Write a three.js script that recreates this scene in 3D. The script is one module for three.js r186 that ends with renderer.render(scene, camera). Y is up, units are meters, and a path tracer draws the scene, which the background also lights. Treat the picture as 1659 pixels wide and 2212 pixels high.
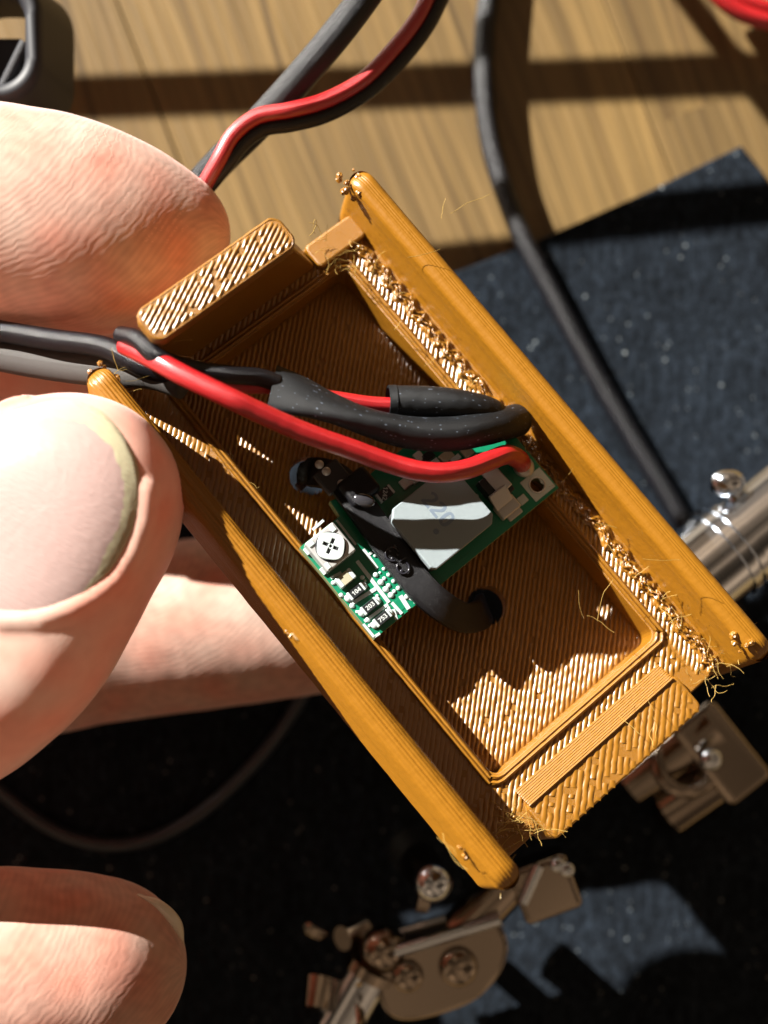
import * as THREE from 'three';
import { mergeGeometries, mergeVertices, toCreasedNormals } from 'three/addons/utils/BufferGeometryUtils.js';
import { RoundedBoxGeometry } from 'three/addons/geometries/RoundedBoxGeometry.js';
import { FontLoader } from 'three/addons/loaders/FontLoader.js';
import { TextGeometry } from 'three/addons/geometries/TextGeometry.js';
import { createNoise2D, createNoise3D } from 'simplex-noise';

// ------------------------------------------------------------------ camera, sky, sun, exposure
const scene = new THREE.Scene();
const CAM_H = 175;                                   // mm above the tabletop, looking straight down
const camera = new THREE.PerspectiveCamera(38, 3 / 4, 0.01, 10);
camera.position.set(0, CAM_H / 1000, 0);
camera.up.set(0, 0, -1);
camera.lookAt(0, 0, 0);
camera.focus = 0.133;
camera.userData.fStop = 16;

const SUN_AZ = 42 * Math.PI / 180, SUN_TAN = 2.2;    // low sun: light travels right and down the picture, 24 degrees above the table
const sunDir = new THREE.Vector3(Math.cos(SUN_AZ) * SUN_TAN, -1, Math.sin(SUN_AZ) * SUN_TAN);
const sun = new THREE.DirectionalLight(new THREE.Color(1, 0.95, 0.87), 5);
sun.position.copy(sunDir).multiplyScalar(-0.5);
sun.target.position.set(0, 0, 0);
sun.castShadow = true;
sun.shadow.mapSize.set(4096, 4096);
Object.assign(sun.shadow.camera, { left: -0.25, right: 0.25, top: 0.25, bottom: -0.25, near: 0.01, far: 2 });
sun.shadow.radius = 1;
scene.add(sun, sun.target);
{
  let ss = 11; const cloud = createNoise3D(() => (ss = (ss * 16807) % 2147483647) / 2147483647), w = 128, h = 64, data = new Float32Array(w * h * 4);
  for (let j = 0; j < h; j++) for (let i = 0; i < w; i++) {
    const e = (j + 0.5) / h * 2 - 1, k = (j * w + i) * 4, up = Math.max(0, e);
    const a = i / w * 2 * Math.PI, ce = Math.sqrt(1 - e * e), q = cloud(Math.cos(a) * ce * 1.6, e * 1.6, Math.sin(a) * ce * 1.6) * 0.6 + cloud(Math.cos(a) * ce * 4, e * 4, Math.sin(a) * ce * 4) * 0.4, c = 0.033 * Math.exp(2.6 * q);
    data[k] = c; data[k + 1] = c * 0.68; data[k + 2] = c * 0.43; data[k + 3] = 1;   // dim, warm, cloudy light all round
  }
  const sky = new THREE.DataTexture(data, w, h, THREE.RGBAFormat, THREE.FloatType);
  sky.mapping = THREE.EquirectangularReflectionMapping; sky.magFilter = THREE.LinearFilter; sky.needsUpdate = true;
  scene.background = sky; scene.environment = sky;
}
const renderer = new THREE.WebGLRenderer({ antialias: true });
renderer.toneMapping = THREE.LinearToneMapping;
renderer.toneMappingExposure = 3.7;
renderer.shadowMap.enabled = true;

// ------------------------------------------------------------------ helpers (all geometry is drawn in millimetres)
let seed = 7;
const rnd = () => { seed = (seed * 1664525 + 1013904223) >>> 0; return seed / 4294967296; };
const rr = (a, b) => a + (b - a) * rnd();
const n2 = createNoise2D(rnd), n3 = createNoise3D(rnd);
const V = (x, y, z) => new THREE.Vector3(x, y, z);
const F = 1106 / Math.tan(19 * Math.PI / 180);       // photograph measured at 1659 x 2212
const P = (px, py, d) => V((px - 829.5) * d / F, CAM_H - d, (py - 1106) * d / F);
const onTable = (px, py, h = 0) => P(px, py, CAM_H - h);
const used = {};
const numbered = (n) => { used[n] = (used[n] ?? -1) + 1; return used[n] ? `${n}_${String(used[n]).padStart(3, '0')}` : n; };
function tag(o, label, category, group) { o.userData.label = label; o.userData.category = category; if (group) o.userData.group = group; return o; }
function mesh(name, geo, mat, parent = scene) {
  geo.scale(1e-3, 1e-3, 1e-3);
  const m = new THREE.Mesh(geo, mat);
  m.name = parent === scene ? numbered(name) : name;
  m.castShadow = m.receiveShadow = true;
  parent.add(m);
  return m;
}
function thing(name, label, category, group) { const g = new THREE.Group(); g.name = numbered(name); scene.add(g); return tag(g, label, category, group); }
const join = (list) => mergeGeometries(list.map((g) => { const q = g.index ? g.toNonIndexed() : g; for (const k of Object.keys(q.attributes)) if (!['position', 'normal', 'uv'].includes(k)) q.deleteAttribute(k); if (!q.attributes.uv) q.setAttribute('uv', new THREE.BufferAttribute(new Float32Array(q.attributes.position.count * 2), 2)); return q; }));
const mat = (rgb, o = {}) => { const m = new THREE.MeshPhysicalMaterial({ roughness: 0.5, metalness: 0, ...o }); if (rgb) m.color.setRGB(...rgb); return m; };
function tex(w, h, fn, srgb = false, rep = 1) {
  const d = new Uint8Array(w * h * 4);
  for (let j = 0; j < h; j++) for (let i = 0; i < w; i++) {
    const c = fn(i / w, j / h), k = (j * w + i) * 4, q = typeof c === 'number' ? [c, c, c] : c;
    for (let a = 0; a < 3; a++) d[k + a] = Math.max(0, Math.min(255, q[a] * 255));
    d[k + 3] = 255;
  }
  const t = new THREE.DataTexture(d, w, h);
  t.wrapS = t.wrapT = THREE.RepeatWrapping; t.magFilter = THREE.LinearFilter; t.minFilter = THREE.LinearMipmapLinearFilter; t.generateMipmaps = true;
  if (srgb) t.colorSpace = THREE.SRGBColorSpace;
  t.repeat.set(rep, rep); t.needsUpdate = true;
  return t;
}
// noise that tiles on the unit square
const tile = (x, y, f, s = 0) => { const a = x * 2 * Math.PI, b = y * 2 * Math.PI, r = f / (2 * Math.PI); return 0.5 * (n3(Math.cos(a) * r + s, Math.sin(a) * r, Math.cos(b) * r) + n3(Math.sin(b) * r + 9 + s, Math.cos(a) * r, Math.sin(a) * r)); };
const curve = (pts) => new THREE.CatmullRomCurve3(pts, false, 'centripetal');
// a swept skin round a path; rad(t, angle) in mm; up(t) optional reference direction
function sweep(path, seg, radial, rad, { caps = true, up = null, t0 = 0, t1 = 1 } = {}) {
  const pos = [], uv = [], idx = [], len = path.getLength();
  let nrm = null, prev = null;
  for (let i = 0; i <= seg; i++) {
    const t = t0 + (t1 - t0) * i / seg, p = path.getPointAt(t), tan = path.getTangentAt(t);
    if (up) { nrm = up.clone().addScaledVector(tan, -up.dot(tan)).normalize(); }
    else if (!nrm) { nrm = Math.abs(tan.y) < 0.9 ? V(0, 1, 0) : V(1, 0, 0); nrm.addScaledVector(tan, -nrm.dot(tan)).normalize(); }
    else { nrm.applyQuaternion(new THREE.Quaternion().setFromUnitVectors(prev, tan)); nrm.addScaledVector(tan, -nrm.dot(tan)).normalize(); }
    prev = tan.clone();
    const bin = V().crossVectors(tan, nrm);
    for (let j = 0; j <= radial; j++) {
      const a = j / radial * 2 * Math.PI, r = typeof rad === 'number' ? rad : rad(t, a), [ra, rb] = Array.isArray(r) ? r : [r * Math.cos(a), r * Math.sin(a)];
      pos.push(p.x + nrm.x * ra + bin.x * rb, p.y + nrm.y * ra + bin.y * rb, p.z + nrm.z * ra + bin.z * rb);
      uv.push(t * len, a * 2);
    }
  }
  const R = radial + 1;
  for (let i = 0; i < seg; i++) for (let j = 0; j < radial; j++) { const a = i * R + j, b = a + R; idx.push(a, a + 1, b, b, a + 1, b + 1); }
  if (caps) for (const e of [0, seg]) {
    const c = pos.length / 3; const s = V(); for (let j = 0; j < radial; j++) s.add(V(pos[(e * R + j) * 3], pos[(e * R + j) * 3 + 1], pos[(e * R + j) * 3 + 2]));
    s.divideScalar(radial); pos.push(s.x, s.y, s.z); uv.push(0, 0);
    for (let j = 0; j < radial; j++) { const a = e * R + j; if (e) idx.push(a, a + 1, c); else idx.push(a + 1, a, c); }
  }
  const g = new THREE.BufferGeometry();
  g.setAttribute('position', new THREE.Float32BufferAttribute(pos, 3)); g.setAttribute('uv', new THREE.Float32BufferAttribute(uv, 2)); g.setIndex(idx);
  g.computeVertexNormals();
  return g;
}
const box = (x, y, z, w, h, d, r = 0.08) => new RoundedBoxGeometry(w, h, d, 2, Math.min(r, w / 2.01, h / 2.01, d / 2.01)).translate(x, y, z);
const cyl = (x, y, z, r, h, seg = 24, r2 = r) => new THREE.CylinderGeometry(r2, r, h, seg).translate(x, y, z);
function bar(a, b, r0, r1 = r0, seg = 20) { const d = b.clone().sub(a), g = new THREE.CylinderGeometry(r1, r0, d.length(), seg); g.applyQuaternion(new THREE.Quaternion().setFromUnitVectors(V(0, 1, 0), d.clone().normalize())); return g.translate((a.x + b.x) / 2, (a.y + b.y) / 2, (a.z + b.z) / 2); }

// ------------------------------------------------------------------ tabletop of wood planks
const grainTex = (s) => {
  const streak = (x, y) => 0.5 * n2(x * 46 + s, y * 1.6 + s) + 0.32 * n2(x * 130 + s, y * 4 - s) + 0.18 * n2(x * 330, y * 12 + s);
  return tex(512, 1024, (x, y) => {
    const wob = x + 0.02 * n2(x * 3 + s, y * 2.2), g = streak(wob, y), big = n2(x * 3 + s * 3, y * 2 + s), dark = Math.pow(Math.max(0, n2(wob * 38 + s * 7, y * 1.3)), 3);
    const l = 0.95 + 0.18 * g + 0.08 * big - 0.34 * dark;
    return [0.475 * l, 0.385 * l * (1 - 0.03 * dark), 0.24 * l * (1 - 0.02 * big)];
  }, true);
};
const tabletop = new THREE.Group(); tabletop.name = 'tabletop'; tabletop.userData = { kind: 'structure', label: 'tan wood plank tabletop in sunlight', category: 'tabletop' };
scene.add(tabletop);
{
  const tilt = Math.atan2(0.39, 1), cs = Math.cos(tilt), sn = Math.sin(tilt);   // the planks run down and to the right
  const texs = [1, 4, 9].map(grainTex), bump = tex(512, 1024, (x, y) => 0.5 + 0.3 * n2(x * 90, y * 3) + 0.2 * n2(x * 260, y * 9));
  const W = 53.4;
  for (let i = -5; i <= 5; i++) for (let j = -2; j <= 1; j++) {
    const g = new RoundedBoxGeometry(W - 0.16, 12, 300 - 0.2, 2, 0.12), uv = g.attributes.uv, p = g.attributes.position;
    for (let k = 0; k < uv.count; k++) uv.setXY(k, p.getX(k) / 80 + 0.5, p.getZ(k) / 150 + 0.5);
    g.translate(0, -6, 0);
    const m = mat(null, { map: texs[(i * 2 + j + 20) % 3], roughness: 0.42, bumpMap: bump, bumpScale: 0.00008 });
    const c = 0.98 + 0.04 * n2(i * 3.1, j * 5.2); m.color.setRGB(c, c, c);
    const o = mesh('plank', g, m, tabletop), off = (i * W + 0) - 0.5 * W, al = j * 300 + ((i & 1) ? 40 : 0) - 20;
    const c0 = onTable(330, 200);                      // a seam passes here
    o.position.set((c0.x + (off + W) * cs + (al + 80) * sn) / 1000, -(0.02 + 0.03 * rnd()) / 1000, (c0.z - (off + W) * sn + (al + 80) * cs) / 1000);
    o.rotation.y = tilt;
  }
}
// ------------------------------------------------------------------ black felt mat
{
  const pts = [[1600, 322], [1640, 372], [1700, 470], [1820, 900], [1900, 2600], [-1500, 2900], [-1700, 1500], [-600, 1130], [300, 880], [1000, 588], [1165, 524], [1400, 420]].map(([x, y]) => onTable(x, y, 1.6));
  const sh = new THREE.Shape(pts.map((p) => new THREE.Vector2(p.x, -p.z)));
  const g = new THREE.ExtrudeGeometry(sh, { depth: 1.2, bevelEnabled: true, bevelSize: 0.3, bevelThickness: 0.3, bevelSegments: 2, steps: 1 });
  g.rotateX(-Math.PI / 2); g.translate(0, 0.35, 0);
  const p = g.attributes.position, uv = g.attributes.uv; for (let i = 0; i < p.count; i++) uv.setXY(i, p.getX(i) / 60, p.getZ(i) / 60);
  const fleck = []; for (let i = 0; i < 900; i++) fleck.push([rnd(), rnd(), rr(0.0008, 0.0034), 0.1 + 0.75 * Math.pow(rnd(), 2.5)]);
  const col = tex(1024, 1024, (x, y) => { const b = 0.122 + 0.045 * tile(x, y, 50) + 0.06 * tile(x, y, 160, 3) + 0.015 * tile(x, y, 8, 7); return [b * 0.84, b * 1.0, b * 1.2]; }, true);
  const d = col.image.data;                            // pale lint and grains caught in the felt
  for (const [fx, fy, r, a] of fleck) for (let j = -5; j <= 5; j++) for (let i = -5; i <= 5; i++) {
    const q = Math.hypot(i, j) / (r * 1024); if (q > 1) continue;
    const k = ((((fy * 1024 | 0) + j + 1024) % 1024) * 1024 + (((fx * 1024 | 0) + i + 1024) % 1024)) * 4;
    for (let c = 0; c < 3; c++) d[k + c] = d[k + c] * (1 - a) + [150, 158, 160][c] * a;
  }
  const m = mat(null, { map: col, roughness: 1, specularIntensity: 0.12, bumpMap: tex(512, 512, (x, y) => 0.5 + 0.3 * tile(x, y, 70) + 0.2 * tile(x, y, 200, 5)), bumpScale: 0.00012 });
  tag(mesh('felt_mat', g, m), 'black felt mat lying on the wood planks', 'mat');
}

// ------------------------------------------------------------------ frame of the tray held in the air
const bet = 5 * Math.PI / 180, phi = 15 * Math.PI / 180, ax = new THREE.Vector2(0.64, 0.77).normalize();
const L = V(ax.x * Math.cos(bet), Math.sin(bet), ax.y * Math.cos(bet)), W0 = V(ax.y, 0, -ax.x);
const N0 = V().crossVectors(W0, L); if (N0.y < 0) N0.negate();
const Wv = W0.clone().multiplyScalar(Math.cos(phi)).addScaledVector(N0, -Math.sin(phi));
const N = N0.clone().multiplyScalar(Math.cos(phi)).addScaledVector(W0, Math.sin(phi));
const O = P(920, 1150, 136.5);
const trayM = new THREE.Matrix4().makeBasis(L, N, Wv.clone().negate()).setPosition(O.clone().multiplyScalar(1e-3));
const frame = (o) => { o.applyMatrix4(trayM); return o; };
function K(px, py, n) {                               // pixel -> point (u, n, w) on the tray's own plane at height n
  const r = P(px, py, 1).sub(V(0, CAM_H, 0)), c = V(0, CAM_H, 0).sub(O), t = (n - c.dot(N)) / r.dot(N), p = c.addScaledVector(r, t);
  return V(p.dot(L), n, -p.dot(Wv));
}
const toWorld = (u, n, w) => O.clone().addScaledVector(L, u).addScaledVector(N, n).addScaledVector(Wv, -w);

// ------------------------------------------------------------------ 3D printed tray
const noiseBump = tex(512, 512, (x, y) => 0.5 + 0.35 * tile(x, y, 30) + 0.2 * tile(x, y, 110, 4));
const filament = mat([0.255, 0.105, 0.005], { roughness: 0.4, clearcoat: 0.3, clearcoatRoughness: 0.3, bumpMap: noiseBump, bumpScale: 0.00002 });
const filamentTop = mat([0.255, 0.105, 0.005], { roughness: 0.34, clearcoat: 1, clearcoatRoughness: 0.37, ior: 1.6 });
const filamentString = mat([0.42, 0.28, 0.08], { roughness: 0.25, clearcoat: 0.6, clearcoatRoughness: 0.1 });
const tray = thing('printed_tray', 'amber 3D printed plastic tray with two long side walls, held between the fingers', 'tray');
frame(tray);
// rows of laid filament on a flat face: poly in (u, w), rows along dir
function rows(poly, n, dir, spacing, h, sd, breaks = 0.03) {
  const pos = [], idx = [], d = new THREE.Vector2(...dir).normalize(), e = new THREE.Vector2(-d.y, d.x), C = 6;
  const to = poly.map(([u, w]) => [u * d.x + w * d.y, u * e.x + w * e.y]), lo = Math.min(...to.map((p) => p[1])), hi = Math.max(...to.map((p) => p[1]));
  for (let y = lo + spacing * 0.5, row = 0; y < hi; y += spacing, row++) {
    const xs = [];
    for (let i = 0; i < to.length; i++) { const [a, b] = [to[i], to[(i + 1) % to.length]]; if ((a[1] > y) !== (b[1] > y)) xs.push(a[0] + (b[0] - a[0]) * (y - a[1]) / (b[1] - a[1])); }
    xs.sort((a, b) => a - b);
    for (let k = 0; k + 1 < xs.length; k += 2) {
      let x = xs[k] + 0.1; const end = xs[k + 1] - 0.1; let open = false, base = 0, skip = 0;
      const step = 0.32, cnt = Math.max(2, Math.ceil((end - x) / step));
      for (let q = 0; q <= cnt; q++) {
        const xx = x + (end - x) * q / cnt, nz = n2(xx * 0.9 + sd, y * 3.1), nf = n2(xx * 1.9 + sd * 2, y * 7), edge = Math.min(1, Math.min(q, cnt - q) * 0.5 + 0.25);
        const hh = h * (1.0 + 0.3 * nz + 0.35 * nf) * edge, wd = spacing * (0.5 + 0.035 * nf) , yy = y + spacing * (0.1 * nz + 0.05 * nf);
        const roll = 0.3 * n2(xx * 1.3 + sd, y * 1.7 + 5);
        if (skip > 0) { skip--; open = false; continue; }
        const b0 = pos.length / 3;
        for (let c = 0; c <= C; c++) { const a = -1 + 2 * c / C, px = yy + a * wd, pn = n + hh * (1 - a * a) + hh * roll * a - 0.015; pos.push(xx * d.x + px * e.x, pn, xx * d.y + px * e.y); }
        if (open) for (let c = 0; c < C; c++) idx.push(base + c, base + c + 1, b0 + c, b0 + c, base + c + 1, b0 + c + 1);
        open = true; base = b0;
        if (rnd() < breaks) skip = 1;
      }
    }
  }
  const g = new THREE.BufferGeometry(); g.setAttribute('position', new THREE.Float32BufferAttribute(pos, 3)); g.setAttribute('uv', new THREE.Float32BufferAttribute(new Float32Array(pos.length / 3 * 2), 2)); g.setIndex(idx); g.computeVertexNormals();
  const nn = g.attributes.normal; if (nn.getY(Math.floor(nn.count / 2)) < 0) { for (let i = 0; i < idx.length; i += 3) [idx[i], idx[i + 1]] = [idx[i + 1], idx[i]]; g.setIndex(idx); g.computeVertexNormals(); }
  return g;
}
const plate = (outer, holes, n0, n1, bev = 0.15) => {
  const sh = new THREE.Shape(outer.map(([u, w]) => new THREE.Vector2(u, -w))); for (const h of holes) sh.holes.push(new THREE.Path(h.map(([u, w]) => new THREE.Vector2(u, -w))));
  const g = new THREE.ExtrudeGeometry(sh, { depth: n1 - n0 - 2 * bev, bevelEnabled: true, bevelSize: bev, bevelThickness: bev, bevelOffset: -bev, bevelSegments: 2 });
  return g.rotateX(-Math.PI / 2).translate(0, n0 + bev, 0);
};
const rrect = (u0, u1, w0, w1, r, k = 5) => { const o = []; for (const [cu, cw, a] of [[u1 - r, w1 - r, 0], [u0 + r, w1 - r, 1], [u0 + r, w0 + r, 2], [u1 - r, w0 + r, 3]]) for (let i = 0; i <= k; i++) { const t = (a + i / k) * Math.PI / 2; o.push([cu + r * Math.cos(t), cw + r * Math.sin(t)]); } return o; };
const ROW = [0.655, 0.755];                                // rows run slantwise to the tray's length
const PU0 = -24.5, PU1 = 20.8, PW0 = -10.6, PW1 = 9.6, PD = -3.2;   // the pocket
const hole = (u, w, r) => { const o = []; for (let i = 0; i < 20; i++) { const a = i / 20 * 2 * Math.PI; o.push([u + r * Math.cos(a), w + r * Math.sin(a)]); } return o; };
const tieHole = K(1052, 1308, PD), tieHole2 = [-11.2, 4.3];
{
  // pocket floor with two holes for the cable tie
  mesh('pocket_floor', plate([[-28, 14], [27, 14], [27, -14], [-28, -14]], [hole(tieHole.x, tieHole.z, 1.9), hole(...tieHole2, 1.9)], PD - 1.6, PD, 0.05), filament, tray);
  const keep = (g, c, r) => g;
  const floorPoly = rrect(PU0, PU1, PW0, PW1, 0.8);
  // rows are split round the tie hole
  const h = tieHole, cut = [[PU0, PW1], [PU1, PW1], [PU1, PW0], [PU0, PW0]];
  const rg = rows(cut, PD, ROW, 0.46, 0.165, 3, 0.012);
  { // drop the faces that would bridge the holes
    const p = rg.attributes.position, id = rg.index.array, out = [];
    for (let i = 0; i < id.length; i += 3) { const u = p.getX(id[i]), w = p.getZ(id[i]); if (Math.hypot(u - h.x, w - h.z) > 1.85 && Math.hypot(u - tieHole2[0], w - tieHole2[1]) > 1.85) out.push(id[i], id[i + 1], id[i + 2]); }
    rg.setIndex(out);
  }
  mesh('pocket_floor_rows', rg, filamentTop, tray);
  // ledge ring round the pocket
  mesh('ledge', plate([[-28.2, 14.4], [26.8, 14.4], [26.8, -14.2], [-28.2, -14.2]], [rrect(PU0, PU1, PW0, PW1, 0.9).reverse()], PD - 0.02, 0, 0.12), filament, tray);
  const lr = [
    rows([[-27.6, PW0 - 0.5], [26, PW0 - 0.5], [26, -12.9], [-27.6, -12.9]], 0, ROW, 0.46, 0.16, 11),
    rows([[PU1 + 0.6, 14], [24.6, 14], [24.6, PW0 - 0.4], [PU1 + 0.6, PW0 - 0.4]], 0, ROW, 0.5, 0.125, 17),
    rows([[-27.6, PW1 + 0.9], [PU1 + 0.5, PW1 + 0.9], [PU1 + 0.5, 14.2], [-27.6, 14.2]], 0, ROW, 0.46, 0.07, 23),
    rows([[-28, 9], [-28, PW0], [PU0 - 0.4, PW0], [PU0 - 0.4, 9]], 0, ROW, 0.46, 0.11, 29)];
  mesh('ledge_rows', join(lr), filamentTop, tray);
  // raised lip round the pocket mouth (three beads of filament)
  const lip = [];
  for (const [off, n] of [[0.35, 0.12], [0.72, 0.16]]) {
    const q = rrect(PU0 - off, PU1 + off, PW0 - off, PW1 + off, 1.1, 6).map(([u, w]) => V(u, n, w)); q.push(q[0].clone());
    lip.push(sweep(new THREE.CatmullRomCurve3(q, false, 'catmullrom', 0.1), 260, 6, (t, a) => 0.22 + 0.03 * n2(t * 160, off), { caps: false }));
  }
  mesh('pocket_lip', join(lip), filament, tray);
}
// long side walls: a layered cross-section carried along the length, rounded at the ends
function wall(name, w0, w1, n0, n1, u0, u1, amp, per, sd, topR) {
  const prof = [], r = topR, cn = n1 - r;
  const wm = (w0 + w1) / 2;
  const add = (w, n, nw, nn) => prof.push([w, n, nw, nn]);
  const steps = (a, b, s) => Math.max(2, Math.round(Math.abs(b - a) / s));
  for (let k = steps(n0, cn, 0.06), i = 0; i < k; i++) add(w0, n0 + (cn - n0) * i / k, -1, 0);
  for (let i = 0; i <= 14; i++) { const a = Math.PI - i / 14 * Math.PI / 2; add(w0 + r + r * Math.cos(a), cn + r * Math.sin(a), Math.cos(a), Math.sin(a)); }
  if (w1 - w0 - 2 * r > 0.1) for (let k = steps(w0 + r, w1 - r, 0.06), i = 1; i < k; i++) add(w0 + r + (w1 - w0 - 2 * r) * i / k, n1, 0, 1);
  for (let i = 0; i <= 14; i++) { const a = Math.PI / 2 - i / 14 * Math.PI / 2; add(w1 - r + r * Math.cos(a), cn + r * Math.sin(a), Math.cos(a), Math.sin(a)); }
  for (let k = steps(cn, n0, 0.06), i = 1; i <= k; i++) add(w1, cn + (n0 - cn) * i / k, 1, 0);
  const M = prof.length, S = 150, pos = [], idx = [], uv = [], er = (w1 - w0) / 2;
  let s = 0; const arc = prof.map((p, i) => (s += i ? Math.hypot(p[0] - prof[i - 1][0], p[1] - prof[i - 1][1]) : 0));
  for (let i = 0; i <= S; i++) {
    let f = i / S; f = 0.5 - 0.5 * Math.cos(Math.PI * f) ; const u = u0 + (u1 - u0) * (0.35 * i / S + 0.65 * f);
    const de = Math.min(u - u0, u1 - u), k = de < er ? Math.sqrt(Math.max(0, 1 - (1 - de / er) ** 2)) : 1, kt = de < 2 ? Math.sqrt(Math.max(0, 1 - (1 - de / 2) ** 2)) : 1;
    for (let j = 0; j < M; j++) {
      const [w, n, nw, nn] = prof[j], layer = Math.floor(arc[j] / per), ph = arc[j] / per - layer;
      const lay = 0.5 + 0.9 * Math.abs(n2(layer * 7.3 + sd, 3)), dsp = -amp * lay * Math.pow(Math.abs(Math.cos(ph * Math.PI)), 3) * 1.6 + Math.min(1, amp * 20) * (0.02 * n2(u * 0.5 + sd, layer * 5.1) + 0.008 * n2(u * 2.1, layer * 3.3 + sd));
      const nTop = n > cn ? n - (1 - kt) * 0.9 * (n - cn + 1.2) : n;
      pos.push(u, nTop + nn * dsp, wm + (w - wm) * k + nw * dsp * k); uv.push(u / 20, arc[j] / 20);
    }
  }
  for (let i = 0; i < S; i++) for (let j = 0; j < M - 1; j++) { const a = i * M + j, b = a + M; idx.push(a, b, a + 1, a + 1, b, b + 1); }
  const g = new THREE.BufferGeometry(); g.setAttribute('position', new THREE.Float32BufferAttribute(pos, 3)); g.setAttribute('uv', new THREE.Float32BufferAttribute(uv, 2)); g.setIndex(idx); g.computeVertexNormals();
  return mesh(name, g, filament, tray);
}
wall('side_wall', 14.35, 16.8, -0.6, 7.8, -28.6, 28.0, 0.11, 0.34, 5, 1.0);
wall('side_wall', -16.4, -14.05, -4.8, 6.4, -29.8, 28.2, 0.03, 0.26, 40, 0.85);
// melted blobs where the print started, on the wall ends
{
  const blobs = [];
  for (const [px, py, n, k, sp] of [[225, 815, 5.6, 16, 1.1], [1015, 1835, 6.0, 12, 1.0], [765, 400, 5.4, 20, 1.5], [1600, 1385, 6.2, 7, 0.8], [640, 1365, 6.0, 5, 0.8], [1060, 1870, 6, 6, 0.7]]) {
    const c = K(px, py, n);
    for (let i = 0; i < k; i++) { const g = new THREE.IcosahedronGeometry(rr(0.14, 0.42), 2), p = g.attributes.position; for (let q = 0; q < p.count; q++) { const f = 1 + 0.25 * n3(p.getX(q) * 6 + i, p.getY(q) * 6, p.getZ(q) * 6); p.setXYZ(q, p.getX(q) * f, p.getY(q) * f, p.getZ(q) * f); } g.computeVertexNormals(); blobs.push(g.translate(c.x + rr(-sp, sp), c.y + rr(-0.5, 0.5), c.z + rr(-sp, sp) * 0.8)); }
  }
  mesh('melted_blobs', join(blobs), filamentTop, tray).userData.kind = 'stuff';
}
// tall tab at the cable end: a wall with a flange on top
{
  const t0 = -28.6, t1 = -25.5, w0 = -4.1, w1 = 10.9, TT = 12.8;
  const sh = new THREE.Shape([[-8.2, -4.8], [9.2, -4.8], [9.2, 0], [w1 - 0.4, TT - 1.2], [w0 + 0.4, TT - 1.2], [-8.2, 0]].map(([w, n]) => new THREE.Vector2(w, n)));
  mesh('end_tab', new THREE.ExtrudeGeometry(sh, { depth: 2.2, bevelEnabled: true, bevelSize: 0.2, bevelThickness: 0.2, bevelSegments: 2 }).rotateY(-Math.PI / 2).scale(1, 1, 1).translate(t1 - 0.9, 0, 0), filament, tray);
  const lip = [];
  for (let i = 0; i < 5; i++) { const q = rrect(t0, t1, w0, w1, 0.9, 5).map(([u, w]) => V(u, TT - 1.2 + i * 0.26, w)); q.push(q[0].clone()); lip.push(sweep(new THREE.CatmullRomCurve3(q, false, 'catmullrom', 0.1), 140, 6, (t) => 0.19 + 0.03 * n2(t * 60, i * 3), { caps: false })); }
  const tl = mesh('tab_flange', plate(rrect(t0, t1, w0, w1, 0.9), [], TT - 1.3, TT, 0.12), filament, tray);
  mesh('flange_layers', join(lip), filament, tl);
  mesh('tab_top_rows', rows(rrect(t0 + 0.1, t1 - 0.1, w0 + 0.1, w1 - 0.1, 0.7), TT - 0.02, [0.45, 0.9], 0.42, 0.16, 51, 0.05), filamentTop, tl);
  // low stub of end wall between the tab and the far side wall
  mesh('end_stub', plate(rrect(-28.2, -25.6, -14.2, -8.4, 0.5), [], -4.8, 0.9, 0.25), filament, tray);
}
// stepped tab at the other end
{
  const g = plate(rrect(24.4, 28.4, -9.4, 9.3, 0.7), [], -4.8, 0.72, 0.2); mesh('stepped_tab', g, filament, tray);
  // sloping front of the step, in layers
  const lay = []; for (let i = 0; i < 9; i++) { const u = 23.0 + i * 0.2, n = 0.12 + i * 0.085; lay.push(sweep(curve([V(u, n, -8.9), V(u + 0.02, n, 0), V(u, n, 9.0)]), 60, 6, (t) => 0.16 + 0.02 * n2(t * 30, i * 4), {})); }
  mesh('step_layers', join(lay), filament, tray);
  mesh('tab_rows', rows(rrect(24.7, 28.3, -9.2, 9.1, 0.5), 0.72, ROW, 0.58, 0.085, 61, 0.07), filamentTop, tray);
  mesh('end_plate', plate([[24, 14.2], [26.9, 14.2], [26.9, -14], [24, -14]], [], -4.79, -0.25, 0.2), filament, tray);
}
// torn support seam along the foot of the far wall
{
  const pos = [], idx = [], A = 520, B = 26, u0 = -26, u1 = 26.5;
  for (let i = 0; i <= A; i++) for (let j = 0; j <= B; j++) {
    const u = u0 + (u1 - u0) * i / A, f = j / B, w = -12.35 - 1.75 * f + 0.3 * n2(u * 0.8, 4), tear = n2(u * 0.6, f * 4) * 0.45 + n2(u * 1.5 + 9, f * 9) * 0.4 + n2(u * 4.5, f * 12) * 0.22;
    const n = 0.15 + Math.sin(Math.min(1, f * 1.25) * Math.PI) * (0.4 + 0.5 * tear) - (f > 0.8 ? (f - 0.8) * 4.5 : 0);
    pos.push(u + 0.1 * tear, n, w + 0.22 * tear);
  }
  for (let i = 0; i < A; i++) for (let j = 0; j < B; j++) { const a = i * (B + 1) + j, b = a + B + 1; idx.push(a, a + 1, b, b, a + 1, b + 1); }
  const g = new THREE.BufferGeometry(); g.setAttribute('position', new THREE.Float32BufferAttribute(pos, 3)); g.setAttribute('uv', new THREE.Float32BufferAttribute(new Float32Array(pos.length / 3 * 2), 2)); g.setIndex(idx); g.computeVertexNormals();
  mesh('torn_seam', g, filamentTop, tray);
}
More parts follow.
